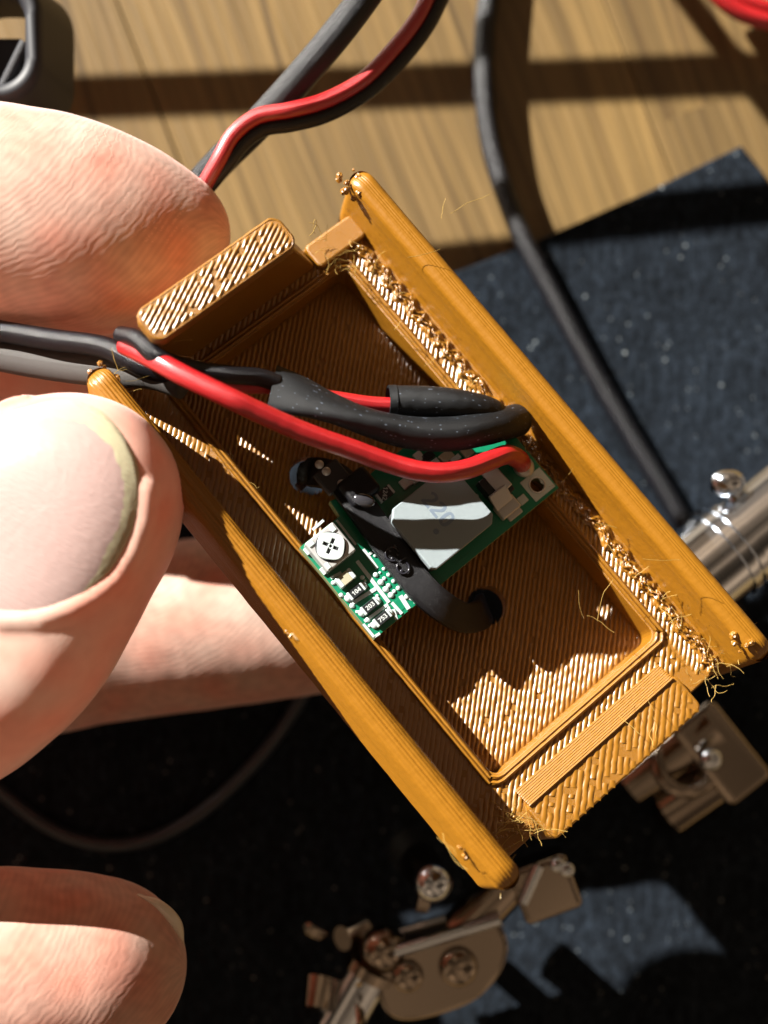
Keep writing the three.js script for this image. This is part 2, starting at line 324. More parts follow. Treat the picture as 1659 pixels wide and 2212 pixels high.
// hair-thin strings of filament
{
  const hair = [];
  const strand = (p, len, r, curl, dir) => { const pts = [p.clone()], d = dir ? dir.clone().normalize() : V(rr(-1, 1), rr(0, 0.8), rr(-1, 1)).normalize(); for (let i = 0; i < 6; i++) { d.add(V(rr(-1, 1), rr(-0.6, 0.7), rr(-1, 1)).multiplyScalar(curl)).normalize(); pts.push(pts.at(-1).clone().addScaledVector(d, len / 6)); } hair.push(sweep(curve(pts), 14, 4, r, { caps: false })); };
  const at = (px, py, n, k, sp, len, curl = 0.5) => { for (let i = 0; i < k; i++) strand(K(px + rr(-sp, sp), py + rr(-sp, sp), n + rr(0, 0.6)), len * rr(0.5, 1.4), rr(0.014, 0.03), curl); };
  at(730, 560, 0.8, 18, 40, 2.2); at(1540, 1440, 0.4, 24, 50, 2.6); at(1120, 1770, 0.6, 14, 40, 2.6); at(1500, 1330, 0.6, 14, 60, 2.4); at(1080, 1860, 3, 5, 30, 3.4, 0.35);
  for (let i = 0; i < 40; i++) { const t = rnd(); at(790 + 680 * t, 600 + 760 * t, 0.8, 1, 20, 2.0, 0.4); }
  at(680, 520, 7.6, 4, 25, 2.2); at(370, 750, 6.8, 4, 20, 1.8); at(270, 820, 4.5, 6, 30, 2.6, 0.25); at(1270, 1320, 0.6, 3, 25, 3.5, 0.3); at(520, 1010, 0.2, 5, 40, 2.2); at(900, 520, 6.2, 3, 80, 3, 0.2); at(1380, 1215, 6.3, 2, 10, 2.8, 0.1); at(960, 1790, 5.5, 2, 20, 5, 0.3); at(1390, 1560, 0.9, 5, 60, 2.2);
  // webs stretched across the gap beside the stepped tab, with droplets
  const drops = [];
  for (let i = 0; i < 9; i++) { const a = K(1065 + rr(-15, 20), 1730 + 16 * i, rr(0.5, 3)), b = K(1130 + rr(-5, 25), 1770 + rr(-20, 60), 0.3); hair.push(sweep(curve([a, a.clone().lerp(b, 0.5).add(V(rr(-0.5, 0.5), rr(-0.9, 0.2), rr(-0.5, 0.5))), b]), 12, 4, 0.03, { caps: false })); for (let k = 0; k < 3; k++) drops.push(new THREE.IcosahedronGeometry(rr(0.06, 0.16), 1).translate(...a.clone().lerp(b, rnd()).toArray())); }
  mesh('filament_strings', join(hair), filamentString, tray).userData.kind = 'stuff';
  mesh('filament_droplets', join(drops), filamentTop, tray).userData.kind = 'stuff';
  // a pale curl stuck on the near wall
  mesh('shaving_curl', join([sweep(curve([[625, 1378], [640, 1352], [662, 1352], [664, 1372], [645, 1382], [632, 1368]].map(([x, y], i) => K(x, y, 6.75 + 0.1 * i))), 40, 6, 0.12)]), mat([0.4, 0.26, 0.12], { roughness: 0.3 }), tray);
}

// ------------------------------------------------------------------ circuit board
const font = await new FontLoader().loadAsync('fonts/droid/droid_sans_bold.typeface.json');
// flat lettering lying in the tray plane; reads along direction dir (in u, w), centred at (u, w)
function print(text, size, u, n, w, dir, depth = 0.02) {
  const g = new TextGeometry(text, { font, size, depth, curveSegments: 4, bevelEnabled: false }); g.computeBoundingBox();
  const b = g.boundingBox; g.translate(-(b.min.x + b.max.x) / 2, -(b.min.y + b.max.y) / 2, 0); g.rotateX(-Math.PI / 2); g.rotateY(-Math.atan2(dir[1], dir[0])); return g.translate(u, n, w);
}
const BT = 1.5, bA = K(650, 1180, BT), bB = K(810, 1385, BT), bC = K(1205, 1050, BT);
const bu0 = bA.x, bu1 = (bB.x + bC.x) / 2, bw1 = (bA.z + bB.z) / 2, bw0 = bC.z;
const M = {
  mask: mat([0.006, 0.17, 0.085], { roughness: 0.3, clearcoat: 0.5, clearcoatRoughness: 0.15 }),
  fr4: mat([0.2, 0.21, 0.09], { roughness: 0.7 }),
  tin: mat([0.5, 0.57, 0.56], { roughness: 0.32, metalness: 0.1, clearcoat: 0.3, clearcoatRoughness: 0.2 }),
  silver: mat([0.55, 0.55, 0.54], { roughness: 0.3, metalness: 0.4 }),
  ceramic: mat([0.36, 0.34, 0.24], { roughness: 0.5 }),
  chip: mat([0.018, 0.02, 0.022], { roughness: 0.35 }),
  white: mat([0.5, 0.53, 0.52], { roughness: 0.5 }),
  grey: mat([0.25, 0.3, 0.32], { roughness: 0.62, bumpMap: noiseBump, bumpScale: 0.00004 }),
  dark: mat([0.03, 0.03, 0.035], { roughness: 0.5 }),
  ink: mat([0.14, 0.18, 0.23], { roughness: 0.7 }),
};
const board = thing('circuit_board', 'small green circuit board with trimmer, chip resistors and grey inductor, strapped inside the tray', 'circuit board');
frame(board);
{
  const holes = [hole(K(1160, 1048, BT).x, K(1160, 1048, BT).z, 0.72)];
  // the notched outline: a narrow tongue carries the trimmer
  const step = K(728, 1108, BT).z, topU = K(955, 902, BT).x;
  const outl = [[bu1, bw1], [bu0, bw1], [bu0, step], [bu0 - 1.6, step - 0.2], [topU, step - 1.4], [topU, bw0 + 0.4], [topU + 0.4, bw0], [bu1, bw0]];
  mesh('laminate', plate(outl, holes, BT - 1.25, BT - 0.08, 0.03), M.fr4, board);
  mesh('solder_mask', plate(outl.map(([u, w]) => [u * 0.998, w * 0.998]), holes, BT - 0.1, BT, 0.02), M.mask, board);
}
const Z2 = (zx, zy, n = BT) => K((1300 + zx / 4.74) / 1.823, (2150 + zy / 4.74) / 1.823, n);
{
  const strip = (a, b, w, n = BT, h = 0.05) => { const d = b.clone().sub(a), g = box(0, 0, 0, d.length(), h, w, 0.02); g.rotateY(-Math.atan2(d.z, d.x)); return g.translate((a.x + b.x) / 2, n + h / 2 - 0.004, (a.z + b.z) / 2); };
  const px = 1 / (4.74 * 1.823 * 23.6);                // zoom pixels to mm on the board
  const runs = [[620, 60, 880, 420, 60], [500, 280, 1100, 1060, 72], [850, 800, 380, 1090, 72], [1080, 1090, 640, 1410, 60], [1150, 1060, 1340, 1270, 62], [1310, 930, 1470, 1180, 85], [10, 600, 210, 500, 60], [620, 1460, 820, 1700, 50], [820, 1700, 930, 1630, 50], [1180, 1180, 1240, 1380, 60], [780, 120, 700, 180, 50], [1400, 940, 1560, 1010, 60], [-330, -300, -120, -480, 50], [120, -480, 480, -20, 45]];
  let lift = 0; for (const [a, b, c, d, w] of runs) mesh('trace', strip(Z2(a, b), Z2(c, d), w * px, BT + (lift = (lift + 0.006) % 0.05)), M.tin, board);
  mesh('copper_patch', strip(Z2(600, 210), Z2(800, 470), 115 * px, BT, 0.035), M.mask, board);
  mesh('copper_patch', strip(Z2(1240, 1010), Z2(1370, 1180), 130 * px, BT, 0.035), M.mask, board);
  const dots = [[840, 180, 35], [1000, 430, 35], [850, 540, 50], [930, 500, 25], [1090, 540, 40], [1010, 610, 40], [945, 680, 60], [1180, 660, 40], [1090, 740, 45], [1040, 810, 60], [1270, 790, 45], [1195, 850, 40], [1135, 920, 60], [600, 590, 45], [650, 650, 25], [205, 920, 45], [410, 1120, 50], [700, 1380, 50], [1430, 950, 50], [1580, 1060, 25], [500, 1230, 30], [740, 1490, 35], [880, 930, 30], [1100, 1160, 30], [60, 690, 45], [1145, 1260, 20]];
  const balls = dots.map(([x, y, r]) => { const c = Z2(x, y), g = new THREE.SphereGeometry(r * px, 12, 8); g.scale(1, 0.55, 1); return g.translate(c.x, BT + 0.03, c.z); });
  for (const b of balls) mesh('solder_joint', b, M.tin, board);
  mesh('via', cyl(Z2(1250, 1245).x, BT + 0.02, Z2(1250, 1245).z, 0.12, 0.16, 14), M.dark, board);
  // chip resistors, lying across the board
  for (const [zx, zy, text] of [[490, 845, '104'], [745, 1120, '203'], [980, 1345, '753']]) {
    const c = Z2(zx, zy, BT + 0.45), r = new THREE.Group(); r.name = 'chip_resistor'; board.add(r);
    mesh('body', box(c.x, BT + 0.27, c.z, 0.82, 0.44, 1.3, 0.04), M.chip, r);
    for (const s of [-1, 1]) mesh('terminal', box(c.x, BT + 0.27, c.z + s * 0.72, 0.84, 0.47, 0.26, 0.08), M.tin, r);
    for (const s of [-1, 1]) mesh('solder_fillet', new THREE.SphereGeometry(0.36, 12, 8).scale(1, 0.6, 0.7).translate(c.x, BT + 0.06, c.z + s * 0.98), M.tin, r);
    mesh('marking', print(text, 0.4, c.x, BT + 0.487, c.z, [0, -1]), M.white, r);
  }
  { // beige ceramic capacitor
    const c = Z2(290, 600, BT + 0.7), g = new THREE.Group(); g.name = 'capacitor'; board.add(g);
    mesh('body', box(c.x, BT + 0.42, c.z, 1.05, 0.8, 0.95, 0.08), M.ceramic, g);
    for (const s of [-1, 1]) mesh('terminal', box(c.x, BT + 0.43, c.z + s * 0.66, 1.1, 0.86, 0.42, 0.14), M.tin, g);
  }
  { // trimmer
    const c = K(714, 1181, BT + 1.4), g = new THREE.Group(); g.name = 'trimmer'; board.add(g);
    mesh('body', box(c.x, BT + 0.72, c.z, 3.3, 1.4, 3.3, 0.18), M.silver, g);
    mesh('foot', box(c.x - 1.1, BT + 0.12, c.z + 1.5, 0.7, 0.24, 0.7, 0.06), M.tin, g); mesh('foot', box(c.x + 1.2, BT + 0.12, c.z + 1.5, 0.7, 0.24, 0.7, 0.06), M.tin, g);
    mesh('corner_fold', box(c.x - 1.2, BT + 1.46, c.z - 1.2, 0.7, 0.16, 0.5, 0.06), M.tin, g); mesh('corner_fold', box(c.x - 1.3, BT + 1.46, c.z + 1.2, 0.5, 0.16, 0.6, 0.06), M.tin, g); mesh('corner_fold', box(c.x + 1.2, BT + 1.46, c.z + 1.3, 0.6, 0.14, 0.4, 0.06), M.tin, g);
    mesh('rotor_seat', cyl(c.x, BT + 1.45, c.z, 1.38, 0.1, 30), M.dark, g);
    const sh = new THREE.Shape(); for (let i = 0; i <= 40; i++) { const a = i / 40 * 2 * Math.PI, r = 1.24 * (1 + 0.06 * Math.cos(4 * a)); i ? sh.lineTo(r * Math.cos(a), r * Math.sin(a)) : sh.moveTo(r, 0); }
    const slot = new THREE.Path(), q = 0.2, e = 0.78; [[q, q], [q, e], [-q, e], [-q, q], [-e, q], [-e, -q], [-q, -q], [-q, -e], [q, -e], [q, -q], [e, -q], [e, q]].forEach(([x, y], i) => { const a = 0.5, X = x * Math.cos(a) - y * Math.sin(a), Y = x * Math.sin(a) + y * Math.cos(a); i ? slot.lineTo(X, Y) : slot.moveTo(X, Y); });
    sh.holes.push(slot);
    mesh('rotor', new THREE.ExtrudeGeometry(sh, { depth: 0.14, bevelEnabled: true, bevelSize: 0.05, bevelThickness: 0.05, bevelSegments: 2 }).rotateX(-Math.PI / 2).translate(c.x, BT + 1.5, c.z), M.tin, g);
    mesh('rotor_centre', new THREE.TorusGeometry(0.2, 0.07, 8, 20).rotateX(Math.PI / 2).translate(c.x, BT + 1.58, c.z), M.tin, g);
  }
  { // shielded power inductor
    const T = 4.2, l = K(838, 1113, T), b = K(938, 1240, T), r = K(1072, 1118, T), g = new THREE.Group(); g.name = 'inductor'; board.add(g);
    const u1 = (b.x + r.x) / 2, u0 = l.x - 0.2, w1 = (b.z + l.z) / 2, w0 = r.z;
    mesh('core', plate(rrect(u0 + 0.2, u1 - 0.2, w0 + 0.2, w1 - 0.2, 0.5), [], BT + 0.02, T - 0.7, 0.05), M.dark, g);
    const c = 1.1, top = [[u1 - 0.45, w1], [u1, w1 - 0.45], [u1, w0 + c * 0.6], [u1 - c * 0.6, w0], [u0 + c, w0], [u0, w0 + c], [u0, w1 - c * 0.8], [u0 + c * 0.8, w1]].reverse();
    mesh('top_plate', plate(top, [], T - 0.8, T, 0.12), M.grey, g);
    mesh('marking', print('220', 1.5, (u0 + u1) / 2 - 0.7, T - 0.012, (w0 + w1) / 2 - 0.2, [1, 0], 0.018), M.ink, g);
    mesh('marking', cyl((u0 + u1) / 2 + 0.7, T + 0.006, (w0 + w1) / 2 + 1.3, 0.28, 0.02, 7), M.ink, g);
    mesh('winding_post', cyl(u0 + 1, BT + 0.5, w1 + 0.25, 0.35, 1, 12), M.tin, g);
  }
  { // pads, diode and the corner with the plated hole
    const h = K(1160, 1048, BT), ring = new THREE.Shape([[-1.15, -1.15], [1.15, -1.15], [1.15, 1.3], [-1.15, 1.3]].map(([x, y]) => new THREE.Vector2(x, y))); const hp = new THREE.Path(); for (let i = 0; i < 28; i++) { const a = -i / 28 * 2 * Math.PI; i ? hp.lineTo(0.73 * Math.cos(a), 0.73 * Math.sin(a)) : hp.moveTo(0.73, 0); }; ring.holes.push(hp);
    mesh('corner_pad', new THREE.ExtrudeGeometry(ring, { depth: 0.05, bevelEnabled: false }).rotateX(-Math.PI / 2).translate(h.x, BT + 0.002, h.z), M.tin, board);
    mesh('plated_hole', new THREE.TorusGeometry(0.74, 0.09, 8, 28).rotateX(Math.PI / 2).translate(h.x, BT + 0.05, h.z), M.silver, board);
    const dd = K(1088, 1072, BT + 1.8), g = new THREE.Group(); g.name = 'diode'; board.add(g);
    mesh('lead', box(dd.x + 0.9, BT + 0.5, dd.z, 1.5, 0.9, 2.2, 0.2), M.silver, g);
    const f = box(0, 0, 0, 1.6, 0.35, 2.0, 0.1); f.rotateZ(-0.5).translate(dd.x - 0.1, BT + 1.5, dd.z + 0.2); mesh('folded_tab', f, M.silver, g);
    const f2 = box(0, 0, 0, 2.6, 0.3, 1.5, 0.08); f2.rotateX(0.45).rotateZ(0.1).translate(dd.x - 1.6, BT + 1.6, dd.z - 0.6); mesh('folded_tab', f2, M.silver, g);
    mesh('body', box(dd.x - 1.2, BT + 0.7, dd.z - 0.3, 2.6, 1.3, 2.4, 0.15), M.chip, g);
    const s1 = K(1108, 1108, BT); mesh('pad', box(s1.x, BT + 0.12, s1.z, 1.0, 0.24, 1.6, 0.1), M.silver, board);
    const s2 = K(1128, 1080, BT); mesh('pad', box(s2.x, BT + 0.1, s2.z, 0.8, 0.2, 0.9, 0.08), M.tin, board);
    for (let i = 0; i < 26; i++) { const u = rr(bu0 - 0.6, bu1 - 0.5), w = rr(bw0 + 0.5, bw0 + 12), along = rnd() < 0.5, l = rr(0.7, 2.2); mesh('trace', box(u, BT + 0.012, w, along ? l : 0.22, 0.03, along ? 0.22 : l, 0.01), i % 3 ? M.mask : M.tin, board); if (i % 2) mesh('via', new THREE.TorusGeometry(0.15, 0.05, 6, 14).rotateX(Math.PI / 2).translate(u, BT + 0.02, w), M.tin, board); }
    for (const s2 of [-1, 1]) mesh('inductor_pad', box(bu0 + 5 + s2 * 3.6, BT + 0.2, bw0 + 10.4, 1.0, 0.4, 2.6, 0.15), M.silver, board);
    const sj = K(1130, 1008, BT); mesh('solder_joint', new THREE.SphereGeometry(1.0, 20, 14).scale(1.1, 0.55, 1).translate(sj.x, BT + 0.1, sj.z), M.silver, board);
    const sk = K(1100, 925, BT); mesh('solder_joint', new THREE.SphereGeometry(1.0, 20, 14).scale(1, 0.6, 1.1).translate(sk.x, BT + 0.1, sk.z), M.silver, board);
    // resistor by the strap and a cluster of small parts under the wires
    const rc = K(832, 1066, BT + 0.5); const rg = new THREE.Group(); rg.name = 'chip_resistor'; board.add(rg);
    mesh('body', box(rc.x, BT + 0.27, rc.z, 0.95, 0.5, 1.25, 0.04), M.chip, rg); mesh('marking', print('1242', 0.42, rc.x, BT + 0.518, rc.z, [0.7, 0.7]), M.white, rg);
    for (const s of [-1, 1]) mesh('terminal', box(rc.x, BT + 0.27, rc.z + s * 0.72, 0.97, 0.52, 0.26, 0.08), M.tin, rg);
    for (const [x, y, m, a, b2] of [[905, 985, 'tin', 0.9, 0.8], [940, 1000, 'tin', 0.7, 0.9], [925, 985, 'chip', 0.8, 1.2], [965, 985, 'ceramic', 0.9, 1.3], [985, 990, 'tin', 0.5, 1.0], [880, 1000, 'tin', 0.6, 0.6], [895, 1035, 'tin', 0.8, 0.6], [1010, 975, 'ceramic', 1.0, 1.0]]) { const c = K(x, y, BT + 0.4); mesh(m === 'tin' ? 'pad' : 'small_component', box(c.x, BT + 0.2, c.z, a, 0.4, b2, 0.06), M[m], board); }
    // flux-dark connector block and solder at the upper edge
    const cb = K(700, 1020, BT + 1); mesh('terminal_block', box(cb.x + 0.8, BT + 0.55, cb.z - 0.4, 2.4, 1.1, 2.6, 0.2), M.dark, board);
    for (const [x, y] of [[690, 1003], [705, 1018], [738, 1045]]) { const c = K(x, y, BT + 1.2); mesh('solder_joint', new THREE.SphereGeometry(0.42, 14, 10).scale(1, 0.7, 1).translate(c.x, BT + 1.15, c.z), M.silver, board); }
  }
}
// ------------------------------------------------------------------ cable tie over the board
{
  const black = mat([0.007, 0.007, 0.009], { roughness: 0.36, specularIntensity: 0.6, bumpMap: noiseBump, bumpScale: 0.00003 });
  const t = thing('cable_tie', 'black nylon cable tie strapping the green circuit board to the tray floor', 'cable tie'); frame(t);
  const k = (x, y, n) => K(x, y, n);
  const path = curve([V(tieHole2[0], PD - 1.4, tieHole2[1]), V(tieHole2[0] + 0.3, -1, tieHole2[1]), k(730, 1035, 1.6), k(765, 1075, 2.5), k(815, 1145, 2.6), k(868, 1218, 2.5), k(915, 1275, 2.3), k(958, 1312, 1.6), k(1000, 1334, 0.3), k(1035, 1330, -1.6), V(tieHole.x, PD - 1.2, tieHole.z)]);
  const halfW = 1.38, halfT = 0.42;
  mesh('strap', sweep(path, 140, 48, (s, a) => { const c = Math.cos(a), d = Math.sin(a), e = 0.2; return [halfT * Math.sign(c) * Math.abs(c) ** e, halfW * Math.sign(d) * Math.abs(d) ** e]; }, { up: V(0.25, 1, 0) }), black, t);
  const marks = [], q = (x, y) => k(x, y, 3.0), Z3 = (zx, zy) => q((1450 + zx / 4.74) / 1.823, (2050 + zy / 4.74) / 1.823);
  const arc = (zx, zy, r, a0, a1) => { const c = Z3(zx, zy); const g = new THREE.TorusGeometry(r, 0.09, 8, 24, a1 - a0); g.rotateZ(a0).rotateX(-Math.PI / 2); return g.translate(c.x, 3.05, c.z); };
  marks.push(arc(450, 630, 0.62, 1.2, 6.0), arc(650, 880, 0.55, 3.4, 8.2));
  { const a = Z3(590, 760), b = Z3(705, 690); marks.push(bar(a, b, 0.1)); }
  for (const [x, y, r] of [[505, 480, 0.22], [405, 565, 0.18], [545, 635, 0.15], [450, 710, 0.15], [535, 830, 0.12], [625, 945, 0.18]]) { const c = Z3(x, y); marks.push(new THREE.SphereGeometry(r, 12, 8).scale(1, 0.6, 1).translate(c.x, 3.02, c.z)); }
  mesh('moulded_marks', join(marks), mat([0.02, 0.02, 0.026], { roughness: 0.2 }), t);
  const hd = K(772, 1068, 2.6); mesh('lock_head', box(hd.x - 0.4, 2.6, hd.z - 0.4, 2.8, 2.0, 3.2, 0.5), black, t);
  mesh('cut_tail', new THREE.SphereGeometry(0.8, 16, 12).scale(1.3, 0.5, 0.8).rotateY(0.6).translate(hd.x + 0.9, 3.5, hd.z + 0.1), mat([0.03, 0.03, 0.035], { roughness: 0.16, clearcoat: 1, clearcoatRoughness: 0.08 }), t);
}
// ------------------------------------------------------------------ wires inside the tray
const pvcRed = mat([0.42, 0.008, 0.012], { roughness: 0.36, clearcoat: 0.7, clearcoatRoughness: 0.24, bumpMap: noiseBump, bumpScale: 0.00002 });
const pvcBlack = mat([0.006, 0.006, 0.008], { roughness: 0.22, specularIntensity: 0.8, bumpMap: noiseBump, bumpScale: 0.00002 });
const lint = []; for (let i = 0; i < 260; i++) lint.push([rnd(), rnd(), rr(0.002, 0.006)]);
const dustTex = tex(512, 512, () => 0.105, true); for (const [x, y, r] of lint) for (let j = -3; j <= 3; j++) for (let i = -3; i <= 3; i++) if (Math.hypot(i, j) < r * 512) { const k = ((((y * 512 | 0) + j + 512) % 512) * 512 + (((x * 512 | 0) + i + 512) % 512)) * 4; dustTex.image.data.set([120, 124, 132], k); }
dustTex.repeat.set(0.05, 0.08);
const shrink = mat([0.75, 0.85, 1], { map: dustTex, roughness: 0.42, specularIntensity: 0.55, bumpMap: noiseBump, bumpScale: 0.00003 });
const kpath = (pts) => curve(pts.map(([x, y, n]) => K(x, y, n)));
{
  const r = frame(mesh('red_wire', sweep(kpath([[270, 745, 8], [330, 775, 10.4], [400, 813, 11.8], [500, 862, 12.2], [560, 891, 11.6], [640, 927, 10.7], [700, 950, 10.1], [750, 967, 9.6], [850, 1003, 8.6], [910, 1018, 8.2], [960, 1021, 7.8], [1010, 1013, 7.1], [1055, 996, 6.1], [1095, 982, 4.9], [1120, 992, 3.3], [1128, 1005, 1.3]]), 200, 18, (t) => 0.9 + 0.01 * n2(t * 40, 1)), pvcRed));
  tag(r, 'single red wire arching over the board and soldered at its corner beside the hole', 'wire');
  const r2 = frame(mesh('red_wire', sweep(kpath([[360, 800, 7], [420, 812, 7.5], [480, 827, 8], [540, 833, 8.1], [590, 834, 8], [650, 845, 7.2], [720, 860, 6.6], [790, 872, 6.2], [850, 876, 6], [930, 878, 5.8]]), 120, 16, 0.72), pvcRed));
  tag(r2, 'red wire tucked under the black wire and running into the short shrink sleeve', 'wire');
  const b = frame(mesh('black_wire', sweep(kpath([[262, 724, 8], [300, 735, 10.5], [335, 768, 11], [380, 788, 10.6], [430, 800, 10.2], [500, 810, 9.8], [560, 815, 9.2], [600, 828, 8.7]]), 120, 18, (t) => 0.8), pvcBlack));
  tag(b, 'shiny black wire entering the tray beside the tall tab', 'wire');
  const tubeWall = (path, seg, radial, f, th) => join([sweep(path, seg, radial, f, { caps: false, up: V(0, 1, 0) }), sweep(path, seg, radial, (t, a) => f(t, a) - th, { caps: false, up: V(0, 1, 0) }), sweep(new THREE.LineCurve3(path.getPointAt(0), path.getPointAt(0.004)), 1, radial, (t, a) => f(0, a) - (t < 0.5 ? th : 0), { caps: false, up: V(0, 1, 0) })]);
  const sp = kpath([[586, 840, 8.6], [640, 853, 8.6], [720, 883, 8.2], [800, 914, 7.6], [880, 934, 7], [960, 938, 6.4], [1030, 929, 5.6], [1085, 916, 4.2], [1116, 908, 2.4]]);
  const tw = (t, a) => { const wide = 2.3 - 0.75 * Math.min(1, t * 2.2) - 0.2 * Math.max(0, t - 0.75), thin = 0.85 + 0.72 * Math.min(1, t * 1.6), rot = 1.5 - 2.2 * Math.min(1, t * 1.5), c = Math.cos(a - rot), s = Math.sin(a - rot), k = 1 / Math.hypot(c / wide, s / thin); return k * (1 + 0.012 * n3(t * 12, Math.cos(a), Math.sin(a))); };
  const s1 = frame(mesh('shrink_sleeve', tubeWall(sp, 320, 72, tw, 0.22), shrink));
  tag(s1, 'long twisted black shrink sleeve, flattened at its open end', 'shrink sleeve');
  const sp2 = kpath([[838, 868, 6.2], [900, 868, 6.2], [970, 873, 6], [1030, 884, 5.2], [1068, 898, 4], [1084, 906, 2.6]]);
  const s2 = frame(mesh('shrink_sleeve', tubeWall(sp2, 220, 64, (t, a) => 1.45 * (t < 0.06 ? 1.05 : 1) * (1 - 0.25 * Math.max(0, t - 0.8) / 0.2) * (1 + 0.012 * n3(t * 9, Math.cos(a), Math.sin(a) + 4)), 0.22), shrink));
  tag(s2, 'short black shrink sleeve with a red wire entering its open end', 'shrink sleeve');
}

// ------------------------------------------------------------------ the hand
// naive surface nets over a box, normals from the field
function nets(f, lo, hi, c) {
  const nx = Math.ceil((hi.x - lo.x) / c) + 1, ny = Math.ceil((hi.y - lo.y) / c) + 1, nz = Math.ceil((hi.z - lo.z) / c) + 1;
  const val = new Float32Array(nx * ny * nz), id = new Int32Array(nx * ny * nz).fill(-1), at = (i, j, k) => (k * ny + j) * nx + i;
  for (let k = 0; k < nz; k++) for (let j = 0; j < ny; j++) for (let i = 0; i < nx; i++) val[at(i, j, k)] = f(lo.x + i * c, lo.y + j * c, lo.z + k * c);
  const pos = [], idx = [], nor = [];
  for (let k = 0; k < nz - 1; k++) for (let j = 0; j < ny - 1; j++) for (let i = 0; i < nx - 1; i++) {
    let m = 0, sx = 0, sy = 0, sz = 0; const v = [];
    for (let q = 0; q < 8; q++) v.push(val[at(i + (q & 1), j + (q >> 1 & 1), k + (q >> 2))]);
    for (let q = 0; q < 8; q++) for (const b of [1, 2, 4]) if (!(q & b) && (v[q] < 0) !== (v[q | b] < 0)) { const t = v[q] / (v[q] - v[q | b]); sx += (q & 1) + (b === 1 ? t : 0); sy += (q >> 1 & 1) + (b === 2 ? t : 0); sz += (q >> 2) + (b === 4 ? t : 0); m++; }
    if (!m) continue;
    id[at(i, j, k)] = pos.length / 3; pos.push(lo.x + (i + sx / m) * c, lo.y + (j + sy / m) * c, lo.z + (k + sz / m) * c);
  }
  const quad = (a, b, cc, d, flip) => { if (a < 0 || b < 0 || cc < 0 || d < 0) return; flip ? idx.push(a, cc, b, a, d, cc) : idx.push(a, b, cc, a, cc, d); };
  for (let k = 1; k < nz - 1; k++) for (let j = 1; j < ny - 1; j++) for (let i = 1; i < nx - 1; i++) {
    const a = val[at(i, j, k)] < 0;
    if (a !== (val[at(i + 1, j, k)] < 0)) quad(id[at(i, j - 1, k - 1)], id[at(i, j, k - 1)], id[at(i, j, k)], id[at(i, j - 1, k)], !a);
    if (a !== (val[at(i, j + 1, k)] < 0)) quad(id[at(i - 1, j, k - 1)], id[at(i - 1, j, k)], id[at(i, j, k)], id[at(i, j, k - 1)], !a);
    if (a !== (val[at(i, j, k + 1)] < 0)) quad(id[at(i - 1, j - 1, k)], id[at(i, j - 1, k)], id[at(i, j, k)], id[at(i - 1, j, k)], !a);
  }
  const e = 0.25;
  for (let i = 0; i < pos.length; i += 3) { const [x, y, z] = [pos[i], pos[i + 1], pos[i + 2]], g = V(f(x + e, y, z) - f(x - e, y, z), f(x, y + e, z) - f(x, y - e, z), f(x, y, z + e) - f(x, y, z - e)).normalize(); nor.push(g.x, g.y, g.z); }
  const g = new THREE.BufferGeometry(); g.setAttribute('position', new THREE.Float32BufferAttribute(pos, 3)); g.setAttribute('normal', new THREE.Float32BufferAttribute(nor, 3)); g.setIndex(idx);
  return g;
}
const smin = (a, b, k) => { const h = Math.max(0, k - Math.abs(a - b)) / k; return Math.min(a, b) - h * h * k * 0.25; };
// a finger: joints [px, py, depth, radius mm]; the distance to the rounded, tapering chain
function chain(list, k = 3) {
  const J0 = list.map(([x, y, d, r]) => ({ p: P(x, y, d), r })), J = [], cr = new THREE.CatmullRomCurve3(J0.map((q) => q.p), false, 'centripetal'), rc = new THREE.SplineCurve(J0.map((q, i) => new THREE.Vector2(i, q.r))), SUB = 4;
  for (let i = 0; i <= (J0.length - 1) * SUB; i++) { const t = i / ((J0.length - 1) * SUB); J.push({ p: cr.getPoint(t), r: rc.getPoint(t).y }); }
  const sdf = (x, y, z) => {
    let o = 1e9;
    for (let i = 0; i + 1 < J.length; i++) {
      const a = J[i].p, b = J[i + 1].p, dx = b.x - a.x, dy = b.y - a.y, dz = b.z - a.z, t = Math.max(0, Math.min(1, ((x - a.x) * dx + (y - a.y) * dy + (z - a.z) * dz) / (dx * dx + dy * dy + dz * dz)));
      const s = Math.hypot(x - a.x - dx * t, y - a.y - dy * t, z - a.z - dz * t) - (J[i].r + (J[i + 1].r - J[i].r) * t);
      o = i ? smin(o, s, 1.2) : s;
    }
    return o;
  };
  const uvAt = (x, y, z) => {                          // axial distance from the tip, and arc round the finger (0 faces up)
    let best = 1e9, ax = 0, an = 0, acc = 0; const q = V(x, y, z);
    for (let i = 0; i + 1 < J.length; i++) {
      const a = J[i].p, d = J[i + 1].p.clone().sub(a), len = d.length(), tr = q.clone().sub(a).dot(d) / len, t = Math.max(0, Math.min(len, tr)), c = a.clone().addScaledVector(d, t / len), s = q.distanceTo(c);
      if (s < best) { best = s; ax = acc + (i === 0 ? tr : t); const dir = d.normalize(), up = V(0, 1, 0).addScaledVector(dir, -dir.y).normalize(), side = V().crossVectors(dir, up), r = q.clone().sub(c); an = Math.atan2(r.dot(side), r.dot(up)) * 9; }
      acc += len;
    }
    return [ax, an];
  };
  return { J, sdf, uvAt };
}
